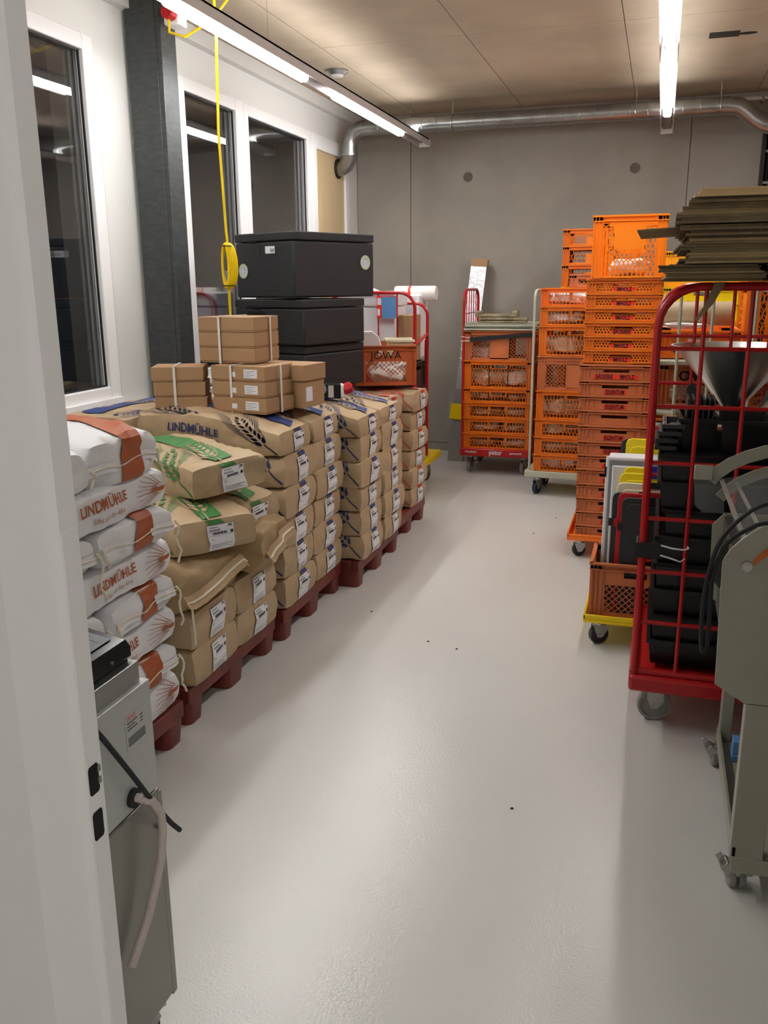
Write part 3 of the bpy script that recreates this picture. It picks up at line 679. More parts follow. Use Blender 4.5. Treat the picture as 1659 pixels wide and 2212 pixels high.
# ------------------------------------------------------------------ lattice helpers
def hexlat(b, x0, x1, z0_, z1, y, pw=.027, ph=.034, t_=.004, d=.004, axis='x'):
    def P(u, v): return (u, y, v) if axis == 'x' else (y, u, v)
    up = (0, 1, 0) if axis == 'x' else (1, 0, 0)
    nx = max(1, round((x1 - x0) / pw)); pw = (x1 - x0) / nx; nz = max(1, round((z1 - z0_) / ph)); ph = (z1 - z0_) / nz
    for j in range(nz + 1):
        for i in range(nx + 1):
            u = x0 + pw * (i + (.5 if j % 2 else 0)); v = z0_ + ph * j
            if u > x1 + 1e-4: continue
            if j < nz: b.bar(P(u, v), P(u, min(z1, v + ph * .6)), t_, d, up)
            if j < nz:
                for sg in (-1, 1):
                    q = u + sg * pw / 2
                    if x0 - 1e-4 <= q <= x1 + 1e-4: b.bar(P(u, v + ph * .6), P(q, v + ph), t_, d, up)
def dialat(b, x0, x1, z0_, z1, y, p=.03, t_=.004, d=.004, axis='x'):
    def P(u, v): return (u, y, v) if axis == 'x' else (y, u, v)
    up = (0, 1, 0) if axis == 'x' else (1, 0, 0); W_, H_ = x1 - x0, z1 - z0_
    for sg in (1, -1):
        s_ = -H_
        while s_ < W_:
            a = max(0, s_); bq = min(W_, s_ + H_)
            if bq - a > .004:
                u0, v0, u1, v1 = x0 + a, z0_ + (a - s_), x0 + bq, z0_ + (bq - s_)
                if sg < 0: v0, v1 = z1 - (v0 - z0_), z1 - (v1 - z0_)
                b.bar(P(u0, v0), P(u1, v1), t_, d, up)
            s_ += p
    b.bar(P(x0, z0_), P(x1, z0_), t_, d, up); b.bar(P(x0, z1), P(x1, z1), t_, d, up)
def side(b, lat, axis, y, L, z0_, z1, style, outward, corner=.055):
    """one long wall of a crate: u from 0..L at wall coordinate y"""
    th = .003
    def BX(u0, u1, v0, v1, o0=0.0, o1=.003):
        a, c = sorted((y + outward * o0, y + outward * o1))
        if axis == 'x': b.box(u0, u1, a, c, v0, v1)
        else: b.box(a, c, u0, u1, v0, v1)
    H = z1 - z0_
    BX(-.004, L + .004, z1 - .010, z1, -.002, .016); rm = .022 if H < .1 else .031; BX(0, L, z1 - rm - .003, z1 - rm + .002, 0, .014); BX(0, L, z0_, z0_ + .012, -.002, .006)
    BX(0, L, z1 - .03, z1 - .01, 0, .003)
    BX(0, corner, z0_, z1); BX(L - corner, L, z0_, z1)
    for u in (.012, corner * .55, corner - .003, L - corner, L - corner * .55, L - .015): BX(u, u + .003, z0_ + .004, z1 - .01, 0, .012)
    zt = z1 - rm; zb = z0_ + .012
    if style == 'solid':
        sh = .026 if H < .1 else .034
        BX(corner, L - corner, zb, zt - sh); BX(corner, L / 2 - .075, zt - sh, zt); BX(L / 2 + .075, L - corner, zt - sh, zt)
        for u in (corner + .03, L - corner - .033): BX(u, u + .003, zb, zt, 0, .008)
        return
    inner = (corner, L - corner); n = 3 if L > .5 else 1
    if style == 'hex':
        wd = (inner[1] - inner[0]) / 3 if n == 3 else (inner[1] - inner[0]) / 2; nb = 3 if n == 3 else 2
        for k in range(nb):
            u0, u1 = inner[0] + wd * k, inner[0] + wd * (k + 1)
            BX(u0 - .003, u0 + .003, zb, zt, 0, .007); BX(u1 - .003, u1 + .003, zb, zt, 0, .007)
            hz = zt - .032 if (k == 1 or (nb == 2 and k == 1)) and H > .1 else zt
            if hz < zt: BX(u0, u1, hz - .004, hz, 0, .006); BX(u0, u0 + wd * .12, hz, zt); BX(u1 - wd * .12, u1, hz, zt)
            hexlat(lat, u0 + .003, u1 - .003, zb, hz, y + outward * .0015, axis=axis)
    elif style == 'dia3':
        w1 = (inner[1] - inner[0]) / 3
        for k in (0, 2): dialat(lat, inner[0] + w1 * k + .01, inner[0] + w1 * (k + 1) - .01, zb + .01, zt - .03, y + outward * .0015, axis=axis); 
        BX(inner[0], inner[1], zt - .03, zt); BX(inner[0], inner[1], zb, zb + .01); BX(inner[0] + w1, inner[0] + 2 * w1, zb, zt - .035)
        for k in range(1, 3): BX(inner[0] + w1 * k - .003, inner[0] + w1 * k + .003, zb, zt, 0, .007)
        for u in (inner[0], inner[1] - .01): BX(u, u + .01, zb, zt)
    elif style == 'dia1':
        BX(inner[0], inner[1], zb, zb + .012); dialat(lat, inner[0] + .012, inner[1] - .012, zb + .012, zb + .012 + (zt - zb) * .62, y + outward * .0015, axis=axis)
        m = zb + .012 + (zt - zb) * .62; BX(inner[0], inner[1], m, zt - .036); BX(inner[0], L / 2 - .05, zt - .036, zt); BX(L / 2 + .05, inner[1], zt - .036, zt)
        for u in (inner[0], inner[1] - .012): BX(u, u + .012, zb, zt, 0, .006)
    elif style == 'dots':
        w1 = (inner[1] - inner[0]) * .29
        for u0 in (inner[0], inner[1] - w1): hexlat(lat, u0, u0 + w1, zb, zt, y + outward * .0015, .017, .015, .008, .003, axis)
        BX(inner[0] + w1, inner[1] - w1, zb, zb + (zt - zb) * .35); BX(inner[0] + w1, inner[1] - w1, zt - .004, zt, 0, .006); BX(inner[0] + w1, inner[1] - w1, zb + (zt - zb) * .52, zb + (zt - zb) * .58, 0, .006)
    elif style == 'plate':
        w1 = (inner[1] - inner[0]) * .27
        for u0 in (inner[0], inner[1] - w1): hexlat(lat, u0, u0 + w1, zb, zt, y + outward * .0015, .03, .034, axis=axis); BX(u0 - .002, u0 + .002, zb, zt)
        BX(inner[0] + w1, inner[1] - w1, zb, zt - .03)
    elif style == 'big':
        hexlat(lat, inner[0], inner[1], zb, zb + (zt - zb) * .48, y + outward * .0015, .024, .028, .006, .003, axis)
        w1 = (inner[1] - inner[0]) * .2
        for u0 in (inner[0], inner[1] - w1): hexlat(lat, u0, u0 + w1, zb + (zt - zb) * .48, zt - .02, y + outward * .0015, .03, .034, .007, .003, axis)
        BX(inner[0] + w1, inner[1] - w1, zb + (zt - zb) * .48, zt - .03); BX(inner[0], inner[1], zt - .01, zt)
_cr = {}
def crate_meshes(L, W, H, fstyle, sstyle, m):
    k = (L, W, H, fstyle, sstyle, m)
    if k not in _cr:
        b, l = MB(), MB()
        side(b, l, 'x', 0.01, L, 0, H, fstyle, -1); side(b, l, 'x', W - .01, L, 0, H, fstyle, 1)
        side(b, l, 'y', 0.01, W, 0, H, sstyle, -1); side(b, l, 'y', L - .01, W, 0, H, sstyle, 1)
        b.box(.012, L - .012, .012, W - .012, .004, .008)
        for x in [.1 + k2 * (L - .2) / 4 for k2 in range(5)]: b.box(x - .003, x + .003, .012, W - .012, 0, .006)
        _cr[k] = (b.mesh('shell', m, False), l.mesh('lattice', m, False) if l.v else None)
    return _cr[k]
def crate(loc, rz, L, W, H, fs, ss, m, label, group, name='bread_crate'):
    t = thing(name, label, 'crate', loc, R(rz), group); s_, l = crate_meshes(L, W, H, fs, ss, m)
    obj('shell', s_, parent=t)
    if l: obj('lattice', l, parent=t, kind='stuff')
    return t
_bl = {}
def blob(loc, rz, sx, sy, sz, m, seed, label, cat='goods', name='wrapped_goods', group='goods in clear bags inside the crates'):
    k = (seed, m, round(sx, 2), round(sy, 2), round(sz, 2))
    if k not in _bl:
        b = MB(); n1, n2 = 14, 24; vs_ = []
        for i in range(n1 + 1):
            ph = PI * i / n1
            for j in range(n2):
                th = 2 * PI * j / n2; v = Vector((math.cos(th) * math.sin(ph), math.sin(th) * math.sin(ph), math.cos(ph)))
                v = Vector([math.copysign(abs(c) ** .55, c) for c in v]); d = 1 + .35 * noise.noise(v * 2.3 + Vector((seed, 0, 0))) - .2 * abs(noise.noise(v * 5 + Vector((0, seed, 0))))
                vs_.append((v.x * d * sx / 2, v.y * d * sy / 2, max(-sz / 2, v.z * d * sz / 2) + sz / 2))
        b.add(vs_, [(i * n2 + j, i * n2 + (j + 1) % n2, (i + 1) * n2 + (j + 1) % n2, (i + 1) * n2 + j) for i in range(n1) for j in range(n2)])
        _bl[k] = b.mesh(name, m, True, 60)
    return tag(obj(name, _bl[k], loc=loc, rot=(0, 0, R(rz))), label, cat, group)
# ------------------------------------------------------------------ trolleys
def caster(t, x, y, r, wd, zt, rz=0, wm='wheel_grey', fm='zinc'):
    h = MB(); h.box(-.04, .04, -.035, .035, zt - .006, zt)
    h.lathe([(.026, zt - .03), (.026, zt - .006)], 14)
    for s_ in (-1, 1):
        yy = s_ * (wd / 2 + .004)
        h.prism([(-.03, zt - .03), (.03, zt - .03), (.035, r + .02), (.012, r - .012), (-.012, r - .012), (-.03, r + .03)], yy - .0015, yy + .0015, 'xz')
    h.box(-.03, .03, -wd / 2 - .004, wd / 2 + .004, zt - .034, zt - .03)
    c = obj('caster', h, fm, t, (x, y, 0), (0, 0, R(rz)))
    M_ = Matrix.Translation((0, 0, r)) @ Matrix.Rotation(PI / 2, 4, 'X'); w2 = wd / 2
    wv = MB().lathe([(.006, -w2 * .5), (r * .45, -w2 * .6), (r * .78, -w2 * .55), (r * .8, -w2), (r * .95, -w2), (r, -w2 * .6), (r, w2 * .6), (r * .95, w2), (r * .8, w2), (r * .78, w2 * .55), (r * .45, w2 * .6), (.006, w2 * .5)], 24, M_)
    obj('wheel', wv, wm, c)
    obj('hub', MB().lathe([(.0001, -w2 - .008), (.009, -w2 - .008), (.009, w2 + .008), (.0001, w2 + .008)], 10, M_), fm, c)
def loop_frame(t, name, m, x0, x1, y, z0_, z1, hz, vx, rad=.12, r=.012, rb=.0045, axis='x'):
    def P(u, v): return (u, y, v) if axis == 'x' else (y, u, v)
    pts = [P(x0, z0_), P(x0, z1 - rad)] + [P(x0 + rad - rad * math.cos(k * PI / 12), z1 - rad + rad * math.sin(k * PI / 12)) for k in range(1, 7)] + [P(x1 - rad + rad * math.sin(k * PI / 12), z1 - rad + rad * math.cos(k * PI / 12)) for k in range(0, 6)] + [P(x1, z1 - rad), P(x1, z0_)]
    f = obj(name, MB().tube(pts, r, 10), m, t)
    for z in hz: obj('cross_bar', MB().tube([P(x0, z), P(x1, z)], rb, 6), m, f)
    for u in vx: obj('upright_bar', MB().tube([P(u, z0_), P(u, z1 - (0 if x0 + rad < u < x1 - rad else rad * .3))], rb, 6), m, f)
    return f
# red roll cage with crates at the back (T1)
t = thing('roll_trolley', 'red roll trolley with lettering on its base by the back wall', 'trolley', (-1.625, 7.52, 0))
obj('base', MB().box(0, .62, 0, .72, .165, .235), 'red_paint', t, bevel=.01)
for s_, u, sz in (('pistor', .32, .06), ('Frischdienst', .1, .026), ('gastronomie', .5, .026)): text_part('lettering', s_, sz, t, (u, -.0015, .205), FACE_NY, 'label_white')
for x, y in ((.07, .14), (.55, .14), (.07, .6), (.55, .6)): caster(t, x, y, .06, .03, .166, 80)
obj('brace', MB().bar((.07, .1, .08), (.3, .5, .16), .02, .005, (0, 0, 1)), 'zinc', t)
loop_frame(t, 'side_frame', 'red_paint', .04, .66, .012, .235, 1.6, (1.4, 1.0, .8, .6, .45), (.15, .25, .35, .45, .55), .10, axis='y')
TX, TY = -1.60, 7.55
rows = [(.235, .135, 'hex', 'orange'), (.372, .135, 'hex', 'orange'), (.509, .135, 'hex', 'orange'), (.646, .122, 'hex', 'orange'), (.77, .235, 'hex', 'orange'), (1.007, .25, 'dia3', 'rust')]
nmr = ['bottom', 'second', 'third', 'fourth', 'fifth', 'top']
for i, (z, h, st, m) in enumerate(rows):
    crate((TX, TY, z), 0, .6, .4, h, st, st if st == 'hex' else 'dia1', m, '%s crate counted upward on the red trolley with lettering, %s' % (nmr[i], 'orange honeycomb sides' if st == 'hex' else 'rust brown with diamond lattice'), 'crates on the back red trolley')
    for k in range(2 if i < 5 else 1):
        blob((TX + .17 + k * .26, TY + .2, z + .01), 10 * i, .25, .3, min(.11, h * .62) if i != 4 else .15, 'clear_wrap' if (i + k) % 2 else 'bread_wrap', (i + k) % 3, 'clear wrapped goods in the %s crate on the back red trolley, %s half' % (nmr[i], ('left', 'right')[k]))
# empty crate bottom trays and old wood on top
for k in range(2):
    t = thing('grey_lid', 'grey plastic crate lid, %s of two on the back red trolley' % ('lower', 'upper')[k], 'lid', (TX - .01 + .01 * k, TY - .02, 1.262 + k * .032), R(k), 'grey crate lids')
    obj('panel', MB().box(.02, .60, .02, .42, .006, .014).box(0, .62, 0, .44, .014, .03).box(0, .62, 0, .03, 0, .03), 'beige_paint', t, bevel=.004)
rw = random.Random(9)
for k in range(6):
    tag(obj('wood_slat', MB().box(0, .42 - .03 * (k % 3), 0, .07, 0, .016 + .004 * (k % 2)), 'wood_old', loc=(TX + .10 + rw.uniform(-.02, .03), TY + .03 + .09 * (k % 3) + rw.uniform(-.01, .01), 1.326 + .024 * (k // 3) + .0), rot=(0, 0, R(rw.uniform(-5, 5))), bevel=.002), 'weathered broken wooden slat in the small pile on the grey lids', 'wood', 'broken wooden slats on the grey lids')
t = thing('wooden_crate_corner', 'weathered wooden crate end piece lying on the grey lids', 'wood', (TX + .08, TY + .02, 1.375), R(4))
obj('board', MB().box(0, .36, 0, .25, 0, .02).box(0, .05, 0, .25, .02, .045).box(.31, .36, 0, .25, .02, .05), 'wood_old', t, bevel=.003)
t = thing('black_strap', 'black webbing strap around the top crate of the back red trolley', 'strap', (TX, TY - .03, 0))
obj('webbing', MB().prism([(.05, 1.165), (.6, 1.215), (.6, 1.25), (.05, 1.205)], 0, .006, 'xz'), 'dark_rubber', t)
obj('hook', MB().tube([(-.03, 0, 1.21), (.05, 0, 1.20)], .003, 6).tube([(-.03, 0, 1.17), (.05, 0, 1.175)], .003, 6), 'strap_white', t)
# foil wrapped long carton leaning on the wall
t = thing('foil_package', 'tall foil-wrapped package leaning on the back wall behind the red trolley', 'package', (-1.79, 8.06, 0), 0, None, (R(-11.5), R(4), 0))
obj('wrapping', MB().prism([(-.075, 0), (.075, 0), (.075, .05), (.05, .1), (-.05, .1), (-.075, .05)], 0, 1.9, 'xy'), 'foil', t)
obj('cap', MB().prism([(-.079, -.003), (.079, -.003), (.079, .055), (.052, .104), (-.052, .104), (-.079, .055)], 1.85, 1.92, 'xy'), 'carton', t)
obj('red_tag', MB().box(.0, .06, -.006, -.003, .6, .68), 'red_label', t)
obj('document_pouch', MB().box(-.13, .04, -.012, -.009, .40, .69), 'acrylic', t); obj('yellow_slip', MB().box(-.10, .04, -.016, -.013, .40, .55), 'yellow', t)
# beige trolley T2
t = thing('roll_trolley', 'beige trolley carrying the tall stack of orange crates', 'trolley', (-.955, 6.87, 0), R(-4))
obj('base', MB().box(0, .7, 0, .46, .145, .2), 'beige_paint', t, bevel=.008)
for x, y in ((.09, .08), (.62, .08), (.09, .4), (.62, .4)): caster(t, x, y, .05, .03, .146, 70, 'wheel_blue')
loop_frame(t, 'side_frame', 'beige_paint', .02, .40, .035, .2, 1.60, (), (), .08, .010, axis='y')
rows2 = [(.203, .135, 'hex', 'orange'), (.34, .14, 'hex', 'orange'), (.482, .137, 'hex', 'orange'), (.621, .222, 'hex', 'orange'), (.845, .262, 'dia3', 'rust'), (1.109, .227, 'hex', 'orange'), (1.338, .143, 'hex', 'orange'), (1.483, .132, 'hex', 'orange_deep')]
o8 = ['bottom', 'second', 'third', 'fourth', 'fifth', 'sixth', 'seventh', 'top']
for i, (z, h, st, m) in enumerate(rows2):
    crate((-.885 + .002 * i, 6.87, z), -4 if i < 4 else -1, .6, .4, h, st, 'hex' if st == 'hex' else 'dia1', m, '%s crate counted upward on the beige trolley, %s' % (o8[i], 'orange honeycomb sides' if st == 'hex' else 'rust brown with diamond lattice'), 'crates on the beige trolley')
    if i != 4: blob((-.69, 7.06, z + .01), 15 * i, .32, .3, min(.15, h * .78), ('bread_wrap', 'clear_wrap')[i in (6, 7, 0)], i % 3, 'wrapped goods inside the %s crate on the beige trolley' % o8[i])
# ------------------------------------------------------------------ dolly with flat crates (S3)
t = thing('dolly', 'orange dolly with grey wheels under the tall stack of lettered crates', 'dolly', (-.455, 5.26, 0))
obj('tray', MB().box(0, .5, 0, .66, .115, .135).box(0, .012, 0, .66, .135, .165).box(0, .5, 0, .012, .135, .155).box(.488, .5, 0, .66, .135, .165).box(0, .5, .648, .66, .135, .165), 'orange_deep', t, bevel=.004)
for x, y in ((.07, .07), (.43, .07), (.07, .58), (.43, .58)): caster(t, x, y, .042, .03, .116, 25 if y < .1 else 60, 'wheel_dark')
words = ['BÄCKEREI', 'EIGENTUM', 'BÄCKEREI', 'EIGENTUM', 'BÄCKEREI', 'BÄCKEREI', 'EIGENTUM', 'EIGENTUM', '', 'EIGENTUM', 'EIGENTUM', 'BÄCKEREI IMHOLZ']
zl = [.138, .22, .306, .393, .48, .57, .657, .739, .834, .924, 1.011, 1.10, 1.192]
o12 = ['lowest', 'second', 'third', 'fourth', 'fifth', 'sixth', 'seventh', 'eighth', 'ninth', 'tenth', 'eleventh', 'twelfth']
for i in range(12):
    x = -.405 - .022 * (i / 11) + .0; h = zl[i + 1] - zl[i] - .0015
    t = crate((x, 5.28, zl[i]), 0, .41, .6, h, 'solid', 'solid', 'rust', '%s flat rust brown crate counted upward in the dolly stack' % o12[i], 'flat rust crates on the orange dolly', 'flat_crate')
    if words[i]:
        for s_, u in ((words[i], .205),) if ' ' not in words[i] else (('BÄCKEREI', .142), ('IMHOLZ', .27)):
            obj('red_backing', MB().box(u - .062, u + .062, -.0006, .0006, .006, .031), 'red_label', t)
            text_part('lettering', s_, .034, t, (u, -.0012, .0185), FACE_NY, 'ink_black', .64, .035)
w6 = ['IMHOLZ', 'IMHOLZ', 'BÄCKEREI', 'IMHOLZ', 'IMHOLZ', 'IMHOLZ']
for i in range(6):
    z = 1.196 + i * .0797
    t = crate((-.412, 5.29, z), 0, .42, .6, .0785, 'dots', 'dots', 'orange', '%s flat orange crate counted upward above the rust ones, with red lettering' % nmr[i].replace('bottom', 'lowest'), 'flat orange crates on the dolly stack', 'flat_crate')
    obj('red_backing', MB().box(.15, .27, .0045, .0058, .006, .031), 'red_label', t)
    text_part('lettering', w6[i], .032, t, (.21, .0035, .019), FACE_NY, 'ink_black', .68, .035)
crate((-.39, 5.27, 1.676), 0, .4, .6, .34, 'big', 'big', 'orange_bright', 'large bright orange crate on top of the dolly stack', None, 'bread_crate')
blob((-.19, 5.5, 1.69), 0, .22, .25, .09, 'white_roll', 1, 'white wrapped goods at the bottom of the large orange crate')
# crates against the back wall (B8)
t = thing('dolly', 'low yellow dolly under the crates against the back wall', 'dolly', (-.81, 7.58, 0)); obj('tray', MB().box(0, .63, 0, .43, .11, .15), 'yellow', t, bevel=.004)
for x, y in ((.08, .08), (.55, .08), (.08, .36), (.55, .36)): caster(t, x, y, .04, .03, .112)
for i, (z, h, st, m) in enumerate([(.152, .3, 'plate', 'orange'), (.454, .3, 'plate', 'orange'), (.756, .3, 'plate', 'orange'), (1.058, .3, 'plate', 'orange'), (1.36, .26, 'plate', 'yellow_crate'), (1.622, .176, 'plate', 'orange'), (1.80, .146, 'plate', 'orange'), (1.948, .13, 'plate', 'orange')]):
    t = crate((-.80, 7.6, z), 0, .6, .4, h, st, st, m, '%s crate counted upward in the stack against the back wall' % o8[i], 'crates against the back wall')
    if i > 4: text_part('lettering', 'BÄCKEREI IMHOLZ', .02, t, (.3, .005, h * .42), FACE_NY, 'ink_black', .7, .02)
t = crate((-.755, 7.18 + .05, 1.62), 0, .4, .3, .1, 'dia1', 'dia1', 'rust', 'small rust brown crate in front of the stack against the back wall', None)
t.location = (-.70, 7.27, 1.617)
# yellow crates on the right against the wall
t = thing('dolly', 'yellow dolly under the yellow crates against the back wall', 'dolly', (.0, 7.38, 0)); obj('tray', MB().box(0, .63, 0, .43, .11, .15), 'yellow', t, bevel=.004)
for x, y in ((.08, .08), (.55, .08), (.08, .36), (.55, .36)): caster(t, x, y, .04, .03, .112)
for i, (z, h, m) in enumerate([(.152, .3, 'yellow_crate'), (.454, .3, 'yellow_crate'), (.756, .3, 'yellow_crate'), (1.058, .3, 'yellow_crate'), (1.36, .13, 'yellow'), (1.492, .12, 'yellow'), (1.614, .27, 'yellow_crate')]):
    crate((.02, 7.4, z), 0, .6, .4, h, 'solid', 'solid', m, 'yellow crate, %s counted upward, in the right stack at the back wall' % ('bottom', 'second', 'third', 'fourth', 'fifth', 'sixth', 'top')[i], 'yellow crates at the back wall')
# ------------------------------------------------------------------ trolley behind the red cage (T7)
t = thing('roll_trolley', 'beige roll trolley behind the big red cage', 'trolley', (-.01, 4.28, 0))
obj('base', MB().box(0, .86, 0, .72, .14, .2), 'beige_paint', t, bevel=.008)
for x, y in ((.07, .08), (.75, .08), (.07, .6), (.75, .6)): caster(t, x, y, .05, .03, .141)
loop_frame(t, 'end_frame', 'beige_paint', .015, .84, .02, .2, 1.625, (1.0,), (.1, .24, .42, .6), .1, .011, .008)
rows7 = [(.205, .36, 'dia1', 'rust'), (.567, .2, 'hex', 'orange'), (.77, .24, 'hex', 'orange'), (1.06, .215, 'dia1', 'rust_deep'), (1.30, .13, 'dia1', 'orange_deep')]
for i, (z, h, st, m) in enumerate(rows7):
    t = crate((.005, 4.42, z), 0, .36, .5, h, st, 'hex' if st == 'hex' else 'dia1', m, '%s crate counted upward in the left stack behind the red cage' % nmr[i], 'crates behind the red cage')
    if i == 3: text_part('cut_lettering', 'JOWA', .07, t, (.18, .0045, .155), FACE_NY, 'dark_gap', 1.0, .02)
    blob((.18, 4.66, z + .01), 20 * i, .22, .3, min(.16, h * .7), 'white_roll' if i > 2 else 'clear_wrap', i % 3, 'white wrapped goods inside the %s crate of the left stack behind the red cage' % nmr[i])
tag(obj('shelf_plate', MB().box(.01, .8, 4.32, 4.95, 1.277, 1.295), 'beige_paint', bevel=.003), 'beige intermediate shelf of the trolley behind the red cage', 'shelf')
tag(obj('shelf_plate', MB().box(.01, .8, 4.32, 4.95, 1.04, 1.055), 'beige_paint', bevel=.003), 'lower beige shelf of the trolley behind the red cage', 'shelf')
for i, (z, h, m) in enumerate([(.205, .4, 'rust'), (.607, .43, 'orange'), (1.06, .21, 'rust_deep'), (1.30, .36, 'orange')]):
    t = crate((.385, 4.44, z), 0, .4, .5, h, 'plate' if i % 2 else 'dia1', 'plate' if i % 2 else 'dia1', m, '%s crate counted upward in the right stack behind the red cage' % ('bottom', 'second', 'third', 'top')[i], 'crates behind the red cage')
blob((.58, 4.6, 1.60), 0, .34, .4, .07, 'clear_wrap', 2, 'crumpled clear film over the top crate behind the red cage', 'film', 'plastic_film', None)
# paper roll
t = thing('paper_roll', 'thick roll of brown kraft paper lying on the crate behind the red cage', 'roll', (.0, 4.58, 1.502))
prof = []
b = MB()
for k in range(36): a = 2 * PI * k / 36
b.lathe([(.02, 0), (.052, 0), (.056, .004), (.057, .33), (.053, .338), (.02, .338)], 28, Matrix.Rotation(PI / 2, 4, 'Y'))
b.box(0, .33, -.01, .055, .054, .057)
obj('paper', b, 'kraft', t); obj('core', MB().lathe([(.02, -.002), (.02, .34)], 16, Matrix.Rotation(PI / 2, 4, 'Y')), 'carton', t)
blob((.12, 4.55, 1.432), 0, .2, .16, .03, 'clear_wrap', 0, 'crumpled clear bag under the kraft paper roll', 'film', 'plastic_film', None)
# ------------------------------------------------------------------ yellow dolly with rust crates and lids (Y4)
t = thing('dolly', 'bright yellow dolly with grey wheels on the aisle side', 'dolly', (-.245, 3.885, 0))
obj('tray', MB().box(0, .5, 0, .72, .125, .14).box(0, .012, 0, .72, .14, .165).box(0, .5, 0, .012, .14, .165).box(.488, .5, 0, .72, .14, .165).box(0, .5, .708, .72, .14, .165), 'yellow', t, bevel=.004)
for x, y in ((.07, .075), (.42, .075), (.07, .64), (.42, .64)): caster(t, x, y, .047, .03, .126, 30 if y < .1 else 75, 'wheel_dark')
crate((-.225, 3.92, .146), 0, .4, .34, .262, 'dia1', 'solid', 'rust', 'open rust brown crate on the yellow dolly, in front', 'crates on the yellow dolly')
crate((-.165, 4.27, .146), 0, .4, .32, .36, 'dia1', 'solid', 'rust', 'taller rust brown crate on the yellow dolly, behind', 'crates on the yellow dolly')
def lid(loc, w_, h, m, lab, rot=(0, 0, 0), clip=None):
    t = thing('box_lid', lab, 'lid', loc, 0, 'upright box lids', rot)
    r_ = .025; pl = [(r_, 0), (w_ - r_, 0), (w_, r_), (w_, h - r_), (w_ - r_ * .3, h - r_ * .3), (w_ - r_, h), (r_, h), (r_ * .3, h - r_ * .3), (0, h - r_), (0, r_)]
    obj('panel', MB().prism(pl, 0, .012, 'xz').prism([(a * .88 + w_ * .06, b_ * .9 + h * .05) for a, b_ in pl], -.006, 0, 'xz'), m, t, bevel=.003)
    if clip: obj('clip', MB().box(-.012, .004, -.004, .012, h * .72, h * .78), clip, t); obj('clip', MB().box(w_ * .3, w_ * .6, -.01, .0, h - .02, h + .008), clip, t)
    return t
lid((-.105, 3.95, .16), .38, .55, 'charcoal_plastic', 'tall charcoal lid in front of the others in the rust crate', (R(-3), 0, 0), 'dark_rubber')
lid((-.125, 3.975, .16), .38, .565, 'lid_red', 'tall red lid behind the front charcoal lid', (R(-3), 0, 0), 'lid_red')
lid((-.15, 4.0, .16), .38, .56, 'charcoal_plastic', 'tall charcoal lid left of the red lid', (R(-3), 0, 0), 'dark_rubber')
lid((-.135, 4.03, .16), .38, .60, 'cream', 'cream lid behind the red and charcoal lids', (R(-3), 0, 0), 'ink_black')
lid((-.125, 4.06, .16), .38, .64, 'lid_yellow', 'yellow lid with blue clip behind the cream lid', (R(-3), 0, 0), 'lid_blue')
lid((-.11, 4.10, .16), .38, .66, 'lid_yellow', 'second yellow lid with blue clip, farther back', (R(-3), 0, 0), 'lid_blue')
lid((-.14, 4.40, .16), .38, .74, 'charcoal_plastic', 'charcoal lid at the very back of the upright lids', (R(-3), 0, 0))
lid((-.115, 4.36, .16), .38, .75, 'lid_yellow', 'tallest yellow lid just in front of the rearmost charcoal lid', (R(-3), 0, 0), 'lid_blue')
t = thing('storage_box', 'upended milky white plastic box standing in the rust crate', 'box', (-.185, 4.16, .16))
b = MB().box(0, .34, 0, .16, .0, .69).box(-.01, .35, -.0, .012, -.0, .70).box(.02, .32, -.012, .0, .04, .66)
obj('body', b, 'box_white', t, bevel=.012); obj('latch', MB().box(-.014, -.004, .0, .02, .6, .65), 'ink_black', t)
# ------------------------------------------------------------------ the big red roll cage (R5)
t = thing('roll_cage', 'large red roll cage full of black trays on the right', 'trolley', (-.02, 3.14, 0))
obj('base', MB().box(0, .78, 0, .86, .16, .225), 'red_paint', t, bevel=.014)
obj('deck_rim', MB().box(.03, .75, .02, .05, .225, .245).box(.0, .03, .02, .84, .225, .24), 'red_paint', t, bevel=.005)
for x, y in ((.1, .12), (.68, .12), (.1, .72), (.68, .72)): caster(t, x, y, .065, .034, .161, 8)
zb = (.24, .433, .63, .83, 1.033, 1.233, 1.431)
loop_frame(t, 'front_frame', 'red_paint', .018, .76, .03, .225, 1.635, zb, (.165, .31, .455, .6), .13, .0145, .008)
loop_frame(t, 'rear_frame', 'red_paint', .018, .76, .80, .225, 1.635, zb, (.165, .31, .455, .6), .13, .0145, .008)
o7 = ['bottom', 'second', 'third', 'fourth', 'fifth', 'sixth', 'seventh', 'top']
def tray_mesh(L, W, H):
    b = MB(); t_ = .006; k = .012
    def ring(z0_, z1, a0, a1, o=0):
        pass
    def wall(p, q, z0_, z1, i0, i1): pass
    lo = [(k, k), (L - k, k), (L - k, W - k), (k, W - k)]; hi = [(0, 0), (L, 0), (L, W), (0, W)]
    n = 4; vs_ = [(x, y, 0) for x, y in lo] + [(x, y, H) for x, y in hi] + [(x + (t_ if x < L / 2 else -t_), y + (t_ if y < W / 2 else -t_), H) for x, y in hi] + [(x + (t_ if x < L / 2 else -t_), y + (t_ if y < W / 2 else -t_), t_) for x, y in lo]
    fs = [(0, 3, 2, 1)]
    for i in range(4):
        j = (i + 1) % 4; fs += [(i, j, 4 + j, 4 + i), (4 + i, 4 + j, 8 + j, 8 + i), (8 + i, 8 + j, 12 + j, 12 + i)]
    fs.append((12, 13, 14, 15)); b.add(vs_, fs)
    b.box(-.008, L + .008, -.008, 0.002, H - .014, H).box(-.008, L + .008, W - .002, W + .008, H - .014, H).box(-.008, .002, 0, W, H - .014, H).box(L - .002, L + .008, 0, W, H - .014, H)
    return b
bt = tray_mesh(.56, .60, .1).mesh('tray', 'black_plastic', False)
bt2 = tray_mesh(.53, .56, .1).mesh('tray', 'black_plastic', False)
